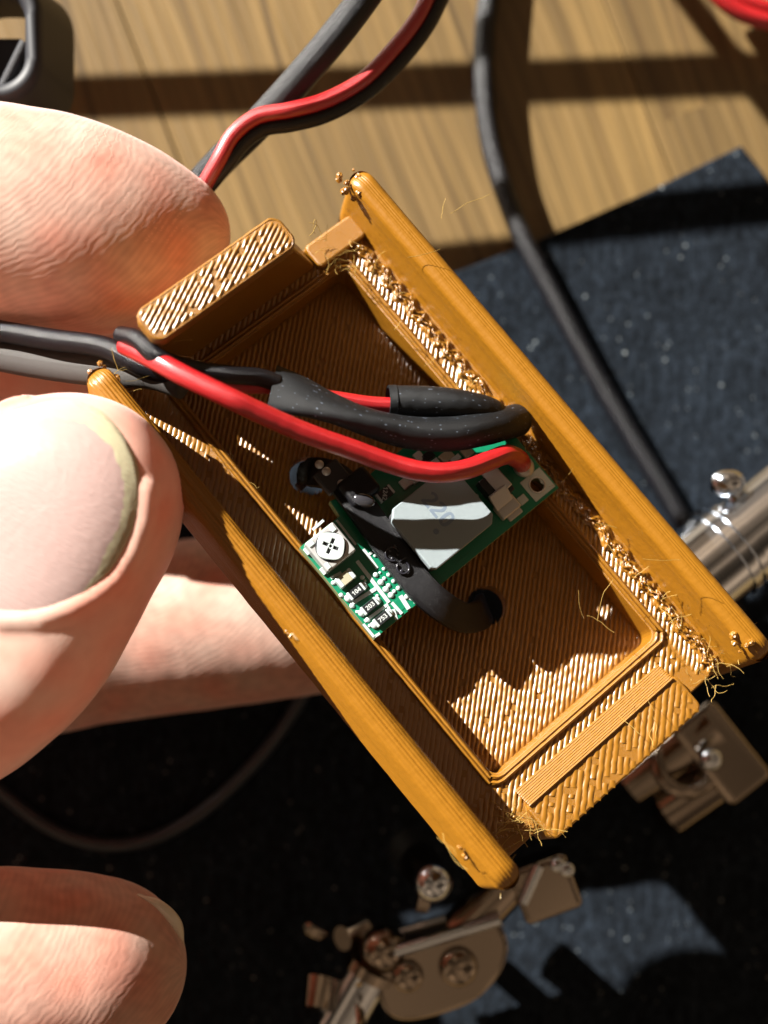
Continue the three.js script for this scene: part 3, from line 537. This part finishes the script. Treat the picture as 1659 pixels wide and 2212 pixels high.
const fingers = {
  index: chain([[372, 508, 140.5, 5.5], [228, 505, 140.5, 9.0], [60, 474, 140.5, 9.95], [-260, 430, 140.5, 9.9], [-800, 300, 140.5, 10.2], [-1500, 230, 141, 12.5]], 4),
  thumb: chain([[196, 1078, 127, 7.3], [122, 1165, 126.5, 9.0], [-40, 1380, 127, 10.2], [-400, 1560, 132, 11], [-850, 1400, 136, 12.5]], 5),
  middle: chain([[820, 1335, 160, 7.0], [520, 1340, 161.5, 8.8], [120, 1392, 161.5, 9.2], [-500, 1560, 158, 9.6], [-1200, 1500, 156, 10.5], [-1700, 900, 152, 13]], 4),
  ring: chain([[215, 2088, 137, 8.0], [0, 2082, 137, 8.4], [-500, 2050, 142, 9], [-1300, 1700, 154, 11], [-1800, 1000, 158, 13]], 4),
};
{ const bed = chain([[150, 1072, 127, 8.6], [0, 1110, 126.5, 8.4]], 3).sdf, own = fingers.thumb.sdf; const n0 = V(-0.14, 0.97, -0.12).normalize(), c0 = P(130, 1085, 126.7), h0 = n0.dot(c0) + 6.7; fingers.thumb.sdf = (x, y, z) => { const d = smin(own(x, y, z), bed(x, y, z), 3); return x < c0.x - 22 ? d : -smin(-d, -(n0.x * x + n0.y * y + n0.z * z - h0), 5); }; }
const webPatch = chain([[270, 800, 158, 5.5], [60, 860, 158, 7], [-300, 900, 160, 9]], 3);
const nailC = [105, 1095];
const nailOut = [[300, 1010], [305, 1060], [296, 1120], [276, 1176], [242, 1232], [200, 1266], [150, 1294], [90, 1316], [10, 1318], [-70, 1290], [-120, 1220], [-150, 1120], [-130, 1010], [-80, 940], [0, 900], [60, 878], [110, 866], [160, 864], [220, 887], [266, 937]];
// march the view ray onto a field (to lay the nail on the thumb)
const drop = (f, px, py, d0 = 100) => { let d = d0; for (let i = 0; i < 200; i++) { const p = P(px, py, d), s = f(p.x, p.y, p.z); if (s < 0.01) break; d += Math.max(0.02, s * 0.8); if (d > 131) return 130; } return d; };
const foldPts = [[318, 1060], [310, 1130], [288, 1190], [252, 1250], [208, 1286], [155, 1314], [90, 1336], [10, 1340], [-60, 1320]].map(([x, y]) => { const d = drop(fingers.thumb.sdf, x, y); return P(x, y, d + 0.25); });
const foldTop = [[-60, 905], [0, 880], [50, 862]].map(([x, y]) => { const d = drop(fingers.thumb.sdf, x, y); return P(x, y, d + 0.25); });
const polyDist = (pts, x, y, z) => { let o = 1e9; for (let i = 0; i + 1 < pts.length; i++) { const a = pts[i], b = pts[i + 1], dx = b.x - a.x, dy = b.y - a.y, dz = b.z - a.z, t = Math.max(0, Math.min(1, ((x - a.x) * dx + (y - a.y) * dy + (z - a.z) * dz) / (dx * dx + dy * dy + dz * dz))); o = Math.min(o, Math.hypot(x - a.x - dx * t, y - a.y - dy * t, z - a.z - dz * t)); } return o; };
const skinRelief = (x, y, z) => 0.08 * n3(x * 0.12, y * 0.12, z * 0.12) + 0.012 * n3(x * 0.4, y * 0.4, z * 0.4);
const fieldOf = {
  index: (x, y, z) => fingers.index.sdf(x, y, z) + skinRelief(x, y, z),
  thumb: (x, y, z) => smin(fingers.thumb.sdf(x, y, z) + skinRelief(x, y, z), Math.min(polyDist(foldPts, x, y, z) - 0.85, polyDist(foldTop, x, y, z) - 0.5), 0.7),
  middle: (x, y, z) => fingers.middle.sdf(x, y, z) + skinRelief(x, y, z),
  ring: (x, y, z) => fingers.ring.sdf(x, y, z) + skinRelief(x, y, z),
  web: (x, y, z) => webPatch.sdf(x, y, z) + skinRelief(x, y, z),
};
const skinTone = (x, y, z, ax, pad) => { const a = n3(x * 0.16, y * 0.16, z * 0.16), b = n3(x * 0.7, y * 0.7, z * 0.7 + 7), tip = Math.max(0, 1 - Math.abs(ax - 1) / 9) * 0.10; return [0.74 + 0.03 * a + 0.03 * b, 0.455 - 0.08 * a + 0.03 * b - tip * 0.6, 0.36 - 0.08 * a + 0.025 * b - tip * 0.6]; };
function skinPart(f, uvAt, lo, hi, c, pad) {
  const g = nets(f, lo, hi, c), p = g.attributes.position, uv = new Float32Array(p.count * 2), col = new Float32Array(p.count * 3);
  for (let i = 0; i < p.count; i++) { const [x, y, z] = [p.getX(i), p.getY(i), p.getZ(i)], [a, b] = uvAt(x, y, z); uv[i * 2] = a / 40 + 0.25; uv[i * 2 + 1] = b / 40 + 0.5; const t = skinTone(x, y, z, a, pad); col.set(t, i * 3); }
  g.setAttribute('uv', new THREE.BufferAttribute(uv, 2)); g.setAttribute('color', new THREE.BufferAttribute(col, 3));
  return g;
}
{
  const XF = -44, b = (n, pad = 1) => { const J = fingers[n].J.filter((q) => q.p.x > -52), lo = V(XF, 1e9, 1e9), hi = V(-1e9, -1e9, -1e9); for (const q of [...J, ...fingers[n].J.slice(0, 6)]) { const r = q.r + 2.5; lo.y = Math.min(lo.y, q.p.y - r - 3); lo.z = Math.min(lo.z, q.p.z - r - 3); hi.max(V(q.p.x + r, q.p.y + r + 3, q.p.z + r + 3)); } return [lo, hi]; };
  const parts = [];
  for (const n of ['index', 'thumb', 'middle', 'ring']) { const [lo, hi] = b(n); parts.push([skinPart(fieldOf[n], fingers[n].uvAt, lo, hi, 0.55, n !== 'thumb'), n === 'thumb' ? 1 : 0]); }
  { const lo = V(XF, 1e9, 1e9), hi = V(-1e9, -1e9, -1e9); for (const q of webPatch.J) { lo.y = Math.min(lo.y, q.p.y - q.r - 2); lo.z = Math.min(lo.z, q.p.z - q.r - 2); hi.max(V(q.p.x + q.r + 2, q.p.y + q.r + 2, q.p.z + q.r + 2)); } parts.push([skinPart(fieldOf.web, webPatch.uvAt, lo, hi, 0.7, true), 1]); }
  // knuckles, palm, wrist and forearm beyond the frame
  const web = chain([[-930, 640, 141, 12.5], [-890, 800, 141, 13], [-680, 1350, 139, 11.5]], 6), palm = chain([[-1600, 300, 140, 15], [-1800, 700, 146, 17], [-1850, 1200, 154, 17], [-1300, 1500, 150, 15], [-800, 1480, 140, 13]], 10), arm = chain([[-1850, 800, 150, 20], [-2500, 1300, 162, 25], [-3400, 2000, 165, 30], [-5000, 3100, 165, 36]], 12);
  const coarse = (x, y, z) => { let o = smin(smin(palm.sdf(x, y, z), arm.sdf(x, y, z), 12), web.sdf(x, y, z), 6); for (const n of ['index', 'thumb', 'middle', 'ring']) o = smin(o, fingers[n].sdf(x, y, z), 3); return smin(o, webPatch.sdf(x, y, z), 3); };
  parts.push([skinPart(coarse, (x, y, z) => [x, z], V(-215, 15, -75), V(-42.5, 115, 130), 2.2, false), 1]);
  for (const [g] of parts) g.computeBoundingBox();
  const geo = mergeGeometries(parts.map((q) => q[0]), true);
  geo.groups.forEach((gr, i) => { gr.materialIndex = parts[i][1]; });
  // ridges of the fingertips, flexure lines and dry flakes
  const ridge = tex(1024, 1024, (x, y) => {
    const a = (x - 0.25) * 40, v = (y - 0.5) * 40, r = Math.hypot((a - 26) * 0.8, v * 1.0 - 9) + 0.4 * n2(a * 0.11, v * 0.11) + 0.12 * n2(a * 0.7, v * 0.7);
    return 0.5 + 0.34 * Math.sin(r * 2 * Math.PI / 0.52) * (0.75 + 0.25 * n2(a * 0.35, v * 0.35 + 8)) + 0.05 * n2(a * 2, v * 2) + 0.09 * n2(a * 9, v * 9);
  });
  const padCol = tex(1024, 1024, (x, y) => {
    const a = (x - 0.25) * 40, v = (y - 0.5) * 40, r = Math.hypot((a - 26) * 0.8, v - 9) + 0.4 * n2(a * 0.11, v * 0.11), rid = 0.5 + 0.5 * Math.sin(r * 2 * Math.PI / 0.5);
    const patch = Math.max(0, 1 - Math.hypot((a - 0.5) / 5.5, (v - 0.5) / 5)) , fl = Math.max(0, Math.min(1, (n2(a * 0.9, v * 0.9) * 0.5 + n2(a * 2.6 + 4, v * 2.6) * 0.5 + patch * 1.3 - 0.85) * 2.5)) * rid * 0.8;
    const m = 0.93 + 0.04 * n2(a * 0.5, v * 0.5) - 0.03 * (1 - rid);
    return [m + (1 - m) * fl, m * 0.985 + (1 - m * 0.985) * fl + 0.0, m * 0.975 + (1 - m * 0.975) * fl];
  }, true);
  const crease = tex(1024, 1024, (x, y) => { const a = x * 40, v = y * 40; return 0.5 + 0.25 * Math.abs(n2(a * 0.9, v * 2.2)) - 0.25 * Math.abs(n2(a * 2.2 + 5, v * 1.1)) + 0.12 * n2(a * 6, v * 6); });
  const pad = mat(null, { vertexColors: true, map: padCol, roughness: 1, transmission: 0.36, thickness: 0, clearcoat: 0.6, clearcoatRoughness: 0.42, bumpMap: ridge, bumpScale: 0.000018, sheen: 0.3, sheenRoughness: 0.5, sheenColor: new THREE.Color(0.9, 0.35, 0.2) });
  const dorsal = mat(null, { vertexColors: true, roughness: 1, transmission: 0.36, thickness: 0, clearcoat: 0.6, clearcoatRoughness: 0.42, bumpMap: crease, bumpScale: 0.000016, sheen: 0.3, sheenRoughness: 0.5, sheenColor: new THREE.Color(0.9, 0.35, 0.2) });
  const person = thing('person', 'bare hand of a person pinching the tray, thumbnail towards the viewer', 'person');
  mesh('hand', geo, [pad, dorsal], person);
  // thumbnail: plate, then the pale free edge as a sub-part
  const nailAng = nailOut.map(([x, y]) => [Math.atan2(y - nailC[1], x - nailC[0]), Math.hypot(x - nailC[0], y - nailC[1])]).sort((a, b) => a[0] - b[0]);
  const rad = (a) => { const n = nailAng.length; for (let i = 0; i < n; i++) { const [a0, r0] = nailAng[i], nx = nailAng[(i + 1) % n], a1 = nx[0] + (i === n - 1 ? 2 * Math.PI : 0); let q = a; if (q < nailAng[0][0]) q += 2 * Math.PI; if (q >= a0 && q <= a1) return r0 + (nx[1] - r0) * (q - a0) / (a1 - a0); } return 190; };
  const inner = (a) => { const d = Math.atan2(Math.sin(a + 0.55), Math.cos(a + 0.55)); return 1 - 0.175 * Math.max(0, Math.min(1, (1.75 - Math.abs(d)) / 0.5)) * (1 + 0.12 * n2(a * 6, 2)); };
  const nailGeo = (f0, f1, rings, lift, drip) => {
    const A = 120, pos = [], uv = [], idx = [];
    for (let i = 0; i <= rings; i++) for (let j = 0; j <= A; j++) {
      const a = -Math.PI + j / A * 2 * Math.PI, f = f0(a) + (f1(a) - f0(a)) * i / rings, r = rad(a) * f, px = nailC[0] + Math.cos(a) * r, py = nailC[1] + Math.sin(a) * r;
      const d = drop(fingers.thumb.sdf, px, py), p = P(px, py, d), edge = drip && i === rings ? -0.35 : 0;
      pos.push(p.x, p.y + lift * Math.sqrt(Math.max(0, 1.06 - f * f)) + 0.22 + edge + 0.015 * n2(px * 0.02, py * 0.16), p.z); uv.push(px / 200, py / 200);
    }
    for (let i = 0; i < rings; i++) for (let j = 0; j < A; j++) { const q = i * (A + 1) + j, w = q + A + 1; idx.push(q, q + 1, w, w, q + 1, w + 1); }
    const g = new THREE.BufferGeometry(); g.setAttribute('position', new THREE.Float32BufferAttribute(pos, 3)); g.setAttribute('uv', new THREE.Float32BufferAttribute(uv, 2)); g.setIndex(idx); g.computeVertexNormals();
    if (g.attributes.normal.getY(A * 2) < 0) { for (let i = 0; i < idx.length; i += 3) [idx[i], idx[i + 1]] = [idx[i + 1], idx[i]]; g.setIndex(idx); g.computeVertexNormals(); }
    return g;
  };
  const nailBump = tex(512, 512, (x, y) => { const u = x * 0.85 + y * 0.5, v = -x * 0.5 + y * 0.85; return 0.5 + 0.3 * n2(v * 40, u * 2) + 0.25 * n2(v * 110, u * 6) + 0.1 * n2(x * 60, y * 60); });
  const plateM = mat([0.5, 0.345, 0.315], { roughness: 1, transmission: 0.3, thickness: 0, clearcoat: 0.9, clearcoatRoughness: 0.3, bumpMap: nailBump, bumpScale: 0.00005 });
  const nail = mesh('thumbnail', nailGeo(() => 0.001, (a) => inner(a), 22, 0.25, false), plateM, person);
  mesh('free_edge', nailGeo((a) => inner(a), () => 1.0, 7, 0.25, true), mat([0.56, 0.52, 0.33], { roughness: 1, transmission: 0.3, thickness: 0, clearcoat: 0.7, clearcoatRoughness: 0.3, bumpMap: nailBump, bumpScale: 0.00005 }), nail);
  // tip of the nail on the lowest finger, seen edge-on
  mesh('fingernail', sweep(curve([[300, 1932, 134], [345, 1955, 133], [378, 1990, 133.6], [398, 2040, 135.5]].map(([x, y, d]) => P(x, y, d))), 30, 8, (t, a) => [0.35 * Math.cos(a), 0.55 * Math.sin(a) * Math.sin(Math.PI * Math.min(0.97, Math.max(0.06, t)))]), mat([0.72, 0.62, 0.5], { roughness: 0.35, clearcoat: 0.4 }), person);
}
// ------------------------------------------------------------------ cables round about
const ppath = (pts) => curve(pts.map(([x, y, d]) => P(x, y, d)));
const rubber = mat([0.006, 0.0065, 0.009], { roughness: 0.27, specularIntensity: 0.8, bumpMap: noiseBump, bumpScale: 0.00003 });
const T = CAM_H;
{
  tag(mesh('cable_sheath', sweep(ppath([[-500, 640, 140], [-200, 715, 140], [0, 765, 138], [150, 790, 136], [260, 800, 134], [330, 803, 132], [400, 825, 131]]), 90, 22, (t, a) => [1.2 * Math.cos(a), 1.6 * Math.sin(a)]), mat([0.06, 0.055, 0.052], { roughness: 0.6, bumpMap: noiseBump, bumpScale: 0.00003 })), 'flat grey cable sheath passing between finger and thumb into the tray', 'cable');
  tag(mesh('black_wire', sweep(ppath([[-300, 655, 137], [0, 715, 136.5], [120, 735, 134.5], [230, 752, 132.5], [310, 790, 131], [380, 815, 131]]), 90, 18, 1.0), pvcBlack), 'black wire lying along the grey cable sheath under the finger', 'wire');
  // red and black pair curving up from behind the finger
  const pair = [[430, 420, 141], [470, 350, 140], [505, 290, 140], [555, 252, 140], [625, 238, 140], [700, 218, 141], [780, 175, 142], [850, 105, 143], [900, 40, 144], [930, -20, 145], [990, -160, 146]];
  tag(mesh('red_wire', sweep(ppath(pair), 140, 18, 0.76), pvcRed), 'red wire of the pair curving up over the wood behind the fingertip', 'wire');
  tag(mesh('black_wire', sweep(ppath(pair.map(([x, y, d], i) => [x + [6, 16, 20, 14, 4, 4, 12, 20, 24, 26, 26][i], y + [0, 8, 18, 26, 30, 30, 24, 20, 14, 10, 10][i], d + 0.7])), 140, 18, 0.76), pvcBlack), 'black wire of the pair curving up over the wood behind the fingertip', 'wire');
  tag(mesh('power_cable', sweep(ppath([[360, 480, 150], [470, 355, 146], [560, 265, 143], [650, 165, 142], [730, 70, 141], [790, -10, 141], [900, -170, 141]]), 90, 22, 1.5), rubber), 'thick matte black cord running straight over the wood behind the red wire', 'cable');
  tag(mesh('black_cable', sweep(ppath([[1085, -220, T - 1.5], [1062, -60, T - 1.6], [1046, 80, T - 1.8], [1046, 200, T - 2], [1060, 310, T - 2.2], [1092, 420, T - 2.6], [1135, 525, T - 2.9], [1195, 640, T - 2.95], [1275, 790, T - 2.9], [1365, 945, T - 2.9], [1450, 1085, T - 2.9], [1540, 1240, T - 2.9], [1620, 1380, T - 2.9]]), 160, 22, 1.22), rubber), 'black cable crossing the wood and running down the felt mat', 'cable');
  const p2 = [[1400, -220, T - 9], [1480, -110, T - 8], [1545, -15, T - 7], [1590, 22, T - 6.5], [1640, 42, T - 6], [1720, 58, T - 5], [1900, 60, T - 4]];
  tag(mesh('red_wire', sweep(ppath(p2), 90, 18, 0.95), pvcRed), 'red wire of the glossy pair in the corner beside the shadow lines', 'wire');
  tag(mesh('red_wire', sweep(ppath(p2.map(([x, y, d]) => [x + 14, y - 24, d + 0.6])), 90, 18, 0.95), pvcRed), 'second red wire of the glossy pair in the corner beside the shadow lines', 'wire');
  tag(mesh('black_wire', sweep(ppath([[-160, 1560, T - 4], [-60, 1655, T - 3.4], [20, 1725, T - 3], [110, 1790, T - 2.8], [190, 1820, T - 2.7], [260, 1826, T - 2.7], [340, 1808, T - 2.7], [430, 1758, T - 2.7], [520, 1680, T - 2.7], [590, 1600, T - 2.8], [650, 1510, T - 3], [720, 1380, T - 3]]), 140, 18, 0.72), mat([0.03, 0.036, 0.048], { roughness: 0.3 })), 'thin black wire looping over the mat below the thumb', 'wire');
}
// ------------------------------------------------------------------ black moulded frame behind the fingertip
{
  const c = P(-8, 92, CAM_H - 27), black = mat([0.016, 0.017, 0.022], { roughness: 0.55, bumpMap: noiseBump, bumpScale: 0.00006 });
  const t = thing('plastic_frame', 'black moulded plastic frame with an open middle, beside the fingertip', 'frame');
  t.position.set(c.x / 1000, 0.02, c.z / 1000); t.scale.setScalar(0.9);
  mesh('support_post', bar(V(-20, 4, -2), V(-20, -27, -2), 2, 2.4, 16), black, t); mesh('support_arm', bar(V(-6, 4, -2), V(-20, 4, -2), 1.6, 1.6, 16), black, t);
  const S = (w, h, r, k = 12) => { const o = []; for (const [cx, cy, a] of [[w - r, h - r, 0], [-w + r, h - r, 1], [-w + r, -h + r, 2], [w - r, -h + r, 3]]) for (let i = 0; i <= k; i++) { const q = (a + i / k) * Math.PI / 2; o.push([cx + r * Math.cos(q), cy + r * Math.sin(q)]); } return o; };
  const ringAt = (w, h, r, y) => S(w, h, r).map(([x, z]) => V(x, y, z));
  const loft = (rings) => { const n = rings[0].length, pos = [], idx = []; for (const q of rings) for (const p of q) pos.push(p.x, p.y, p.z); for (let i = 0; i + 1 < rings.length; i++) for (let j = 0; j < n; j++) { const a = i * n + j, b = i * n + (j + 1) % n; idx.push(a, b, a + n, a + n, b, b + n); } const g = new THREE.BufferGeometry(); g.setAttribute('position', new THREE.Float32BufferAttribute(pos, 3)); g.setAttribute('uv', new THREE.Float32BufferAttribute(new Float32Array(pos.length / 3 * 2), 2)); g.setIndex(idx); g.computeVertexNormals(); return g; };
  mesh('shell', loft([ringAt(7.0, 8.2, 5, 0.02), ringAt(6.9, 8.1, 5, 1), ringAt(5.6, 7.2, 4.6, 9), ringAt(5.3, 6.9, 4.4, 10), ringAt(4.7, 6.3, 3.9, 10.4), ringAt(3.9, 5.4, 3.3, 10.1), ringAt(3.5, 5.0, 3, 9), ringAt(3.8, 5.3, 3.1, 0.02), ringAt(7.0, 8.2, 5, 0.02)]), black, t);
  mesh('inner_block', box(-0.8, 3, 1.9, 6.4, 5, 6.4, 0.5), black, t);
  mesh('brace', bar(V(3.4, 8.6, 0.2), V(0.6, 7.5, 5), 0.6, 0.6, 12), black, t);
}
// ------------------------------------------------------------------ soldering stand: chrome arms, clips and wing nuts
const chrome = mat([0.72, 0.78, 0.86], { roughness: 0.14, metalness: 1 });
const dullMetal = mat([0.4, 0.34, 0.28], { roughness: 0.14, metalness: 1 });
{
  const a = P(1380, 1345, 153.8), b = P(1800, 1000, 157.4), t = thing('chrome_rod', 'thick chrome rod of the soldering stand beside the long tray wall', 'rod');
  mesh('tube', bar(a, b, 4.9, 4.9, 40), chrome, t);
  const dir = b.clone().sub(a).normalize();
  for (const k of [0.42, 0.47]) { const c = a.clone().lerp(b, k); mesh('collar_ring', bar(c, c.clone().addScaledVector(dir, 0.9), 5.2, 5.2, 40), chrome, t); }
  const kn = P(1570, 1042, 152.9); mesh('knob', new THREE.SphereGeometry(1.7, 24, 18).scale(1.1, 1, 0.9).translate(kn.x, kn.y, kn.z), chrome, t);
  mesh('knob_stem', bar(kn, P(1640, 1130, 155.6), 0.9), chrome, t);
}
function wing(name, px, py, d, rot, label, s = 1) {
  const t = thing(name, label, 'wing nut', 'wing nuts of the soldering stand'), c = P(px, py, d);
  t.position.copy(c).multiplyScalar(1e-3); t.rotation.set(rot[0], rot[1], rot[2]);
  mesh('hub', new THREE.CylinderGeometry(1.5 * s, 2 * s, 3.2 * s, 20), dullMetal, t);
  for (const k of [-1, 1]) { const sh = new THREE.Shape(); sh.absellipse(0, 0, 2.5 * s, 3.1 * s, 0, 7); mesh('wing', new THREE.ExtrudeGeometry(sh, { depth: 0.7, bevelEnabled: true, bevelSize: 0.35, bevelThickness: 0.35, bevelSegments: 3, curveSegments: 20 }).rotateZ(-k * 0.6).translate(k * 3.1 * s, 2.6 * s, -0.35), dullMetal, t); }
  return t;
}
wing('wing_nut', 690, 2150, 160, [0.9, 0.5, 0.2], 'wing nut with brown reflections on the lower rod of the soldering stand');
wing('wing_nut', 760, 2020, 162, [0.6, -0.5, 0.9], 'wing nut beside the clip of the soldering stand', 0.9);
{
  const t = thing('stand_arm', 'ridged metal arm of the soldering stand below the tray end', 'arm');
  const a = P(690, 2290, 162), b = P(800, 2098, 160), d = b.clone().sub(a).normalize();
  mesh('rod', bar(a, b, 2.7, 2.7, 40), chrome, t);
  mesh('ring', bar(b, b.clone().addScaledVector(d, 1.2), 3.1, 3.1, 40), dullMetal, t); mesh('neck', bar(b.clone().addScaledVector(d, 1.2), b.clone().addScaledVector(d, 3.2), 1.7, 1.7, 24), dullMetal, t);
  mesh('ball_joint', new THREE.SphereGeometry(2.6, 28, 20).translate(P(828, 2050, 159).x, P(828, 2050, 159).y, P(828, 2050, 159).z), dullMetal, t);
}
{
  const t = thing('clamp_plate', 'oval metal clamp plates bolted together under the tray end', 'clamp');
  const sh = new THREE.Shape(); const o = [[830, 2055], [1000, 2005], [1055, 1990], [1085, 2030], [1070, 2090], [1010, 2150], [900, 2185], [845, 2175], [825, 2120]].map(([x, y]) => P(x, y, 159.2)); new THREE.SplineCurve([...o, o[0]].map((p) => new THREE.Vector2(p.x, -p.z))).getPoints(70).forEach((p, i) => i ? sh.lineTo(p.x, p.y) : sh.moveTo(p.x, p.y));
  const mk = (y) => new THREE.ExtrudeGeometry(sh, { depth: 0.8, bevelEnabled: true, bevelSize: 0.5, bevelThickness: 0.4, bevelSegments: 3 }).rotateX(-Math.PI / 2).translate(0, y, 0);
  mesh('plate', mk(CAM_H - 159), dullMetal, t); mesh('plate', mk(CAM_H - 165), dullMetal, t);
  mesh('edge_bar', bar(P(835, 2062, 157.4), P(1080, 1985, 157.4), 0.7), chrome, t);
  const c1 = P(990, 2090, 157.4); mesh('bolt', bar(c1, c1.clone().add(V(0, -12, 0)), 1.6, 1.6, 16), dullMetal, t);
  mesh('bolt_head', new THREE.SphereGeometry(2.1, 18, 12).scale(1, 0.6, 1).translate(c1.x, c1.y, c1.z), dullMetal, t);
  const c2 = P(880, 2110, 157.4); mesh('bolt_head', new THREE.SphereGeometry(1.7, 18, 12).scale(1, 0.6, 1).translate(c2.x, c2.y, c2.z), dullMetal, t);
  mesh('link', bar(P(1000, 2010, 161), P(1110, 1900, 159.2), 2.6, 2.2, 20), dullMetal, t);
}
{
  const t = thing('thumb_screw', 'thumb screw with a bright end standing up beside the near wall end', 'screw'), a = P(935, 1905, 153.8), b = P(885, 1835, 162.8);
  mesh('shank', bar(a, b, 2.0, 2.4, 22), dullMetal, t); mesh('cap', new THREE.SphereGeometry(2.1, 20, 14).translate(a.x, a.y, a.z), chrome, t); mesh('washer', bar(P(905, 1925, 157.4), P(930, 1930, 157.4), 2.2, 2.2, 20), dullMetal, t);
}
{
  const t = thing('clip_block', 'brown metal clip block behind the webs of filament', 'clip'), c = P(1175, 1910, 157.4);
  const g = box(0, 0, 0, 6.4, 5, 6, 0.7); g.rotateY(0.35).translate(c.x, c.y, c.z); mesh('block', g, dullMetal, t);
  for (const [x, y] of [[1205, 1868], [1225, 1878]]) { const q = P(x, y, 153.8); mesh('screw_head', new THREE.SphereGeometry(0.85, 16, 12).translate(q.x, q.y, q.z), chrome, t); }
  mesh('slot', bar(P(1130, 1950, 154.34), P(1165, 1870, 154.34), 0.6), chrome, t);
}
{
  const t = thing('spring_clip', 'brown metal spring clip half hidden behind the stepped tab', 'clip');
  const q = (x, y, d) => P(x, y, d);
  mesh('jaw', bar(q(1540, 1560, 164.6), q(1360, 1700, 166.4), 3.2, 2.2, 20), dullMetal, t); mesh('jaw', bar(q(1600, 1650, 164.6), q(1450, 1745, 168.2), 2.6, 3.2, 20), dullMetal, t);
  const g = box(0, 0, 0, 11, 5, 6, 1); g.rotateY(-0.9).translate(q(1550, 1620, 164.6).x, q(1550, 1620, 164.6).y, q(1550, 1620, 164.6).z); mesh('body', g, dullMetal, t);
  mesh('rivet', new THREE.SphereGeometry(1.3, 16, 12).translate(q(1535, 1640, 160.1).x, q(1535, 1640, 160.1).y, q(1535, 1640, 160.1).z), chrome, t);
  mesh('spring', new THREE.TorusGeometry(3, 0.9, 10, 26).rotateX(1.2).translate(q(1480, 1650, 163.7).x, q(1480, 1650, 163.7).y, q(1480, 1650, 163.7).z), dullMetal, t);
  mesh('handle', bar(q(1470, 1700, 166.4), q(1440, 1760, 175.4), 1.6, 2.4, 18), dullMetal, t);
}
// two more cables strung above the table outside the frame; their shadows cross the wood
function shadowCable(label, s0, s1, h, r) {
  const back = (px, py) => onTable(px, py).addScaledVector(sunDir, -h);
  const a = back(...s0), b = back(...s1), d = b.clone().sub(a);
  tag(mesh('overhead_cable', sweep(curve([a.clone().addScaledVector(d, -0.5), a, a.clone().lerp(b, 0.5), b, b.clone().addScaledVector(d, 0.25)]), 60, 16, r), rubber), label, 'cable', 'cables strung over the table');
}
shadowCable('black cable strung over the table edge', [130, 212], [1659, 158], 36, 1.5);
shadowCable('second black cable strung lower over the table edge', [1000, 568], [1659, 500], 36, 1.4);
shadowCable('short black cable strung slantwise over the table edge', [1480, -10], [1650, 215], 36, 1.3);

renderer.render(scene, camera);
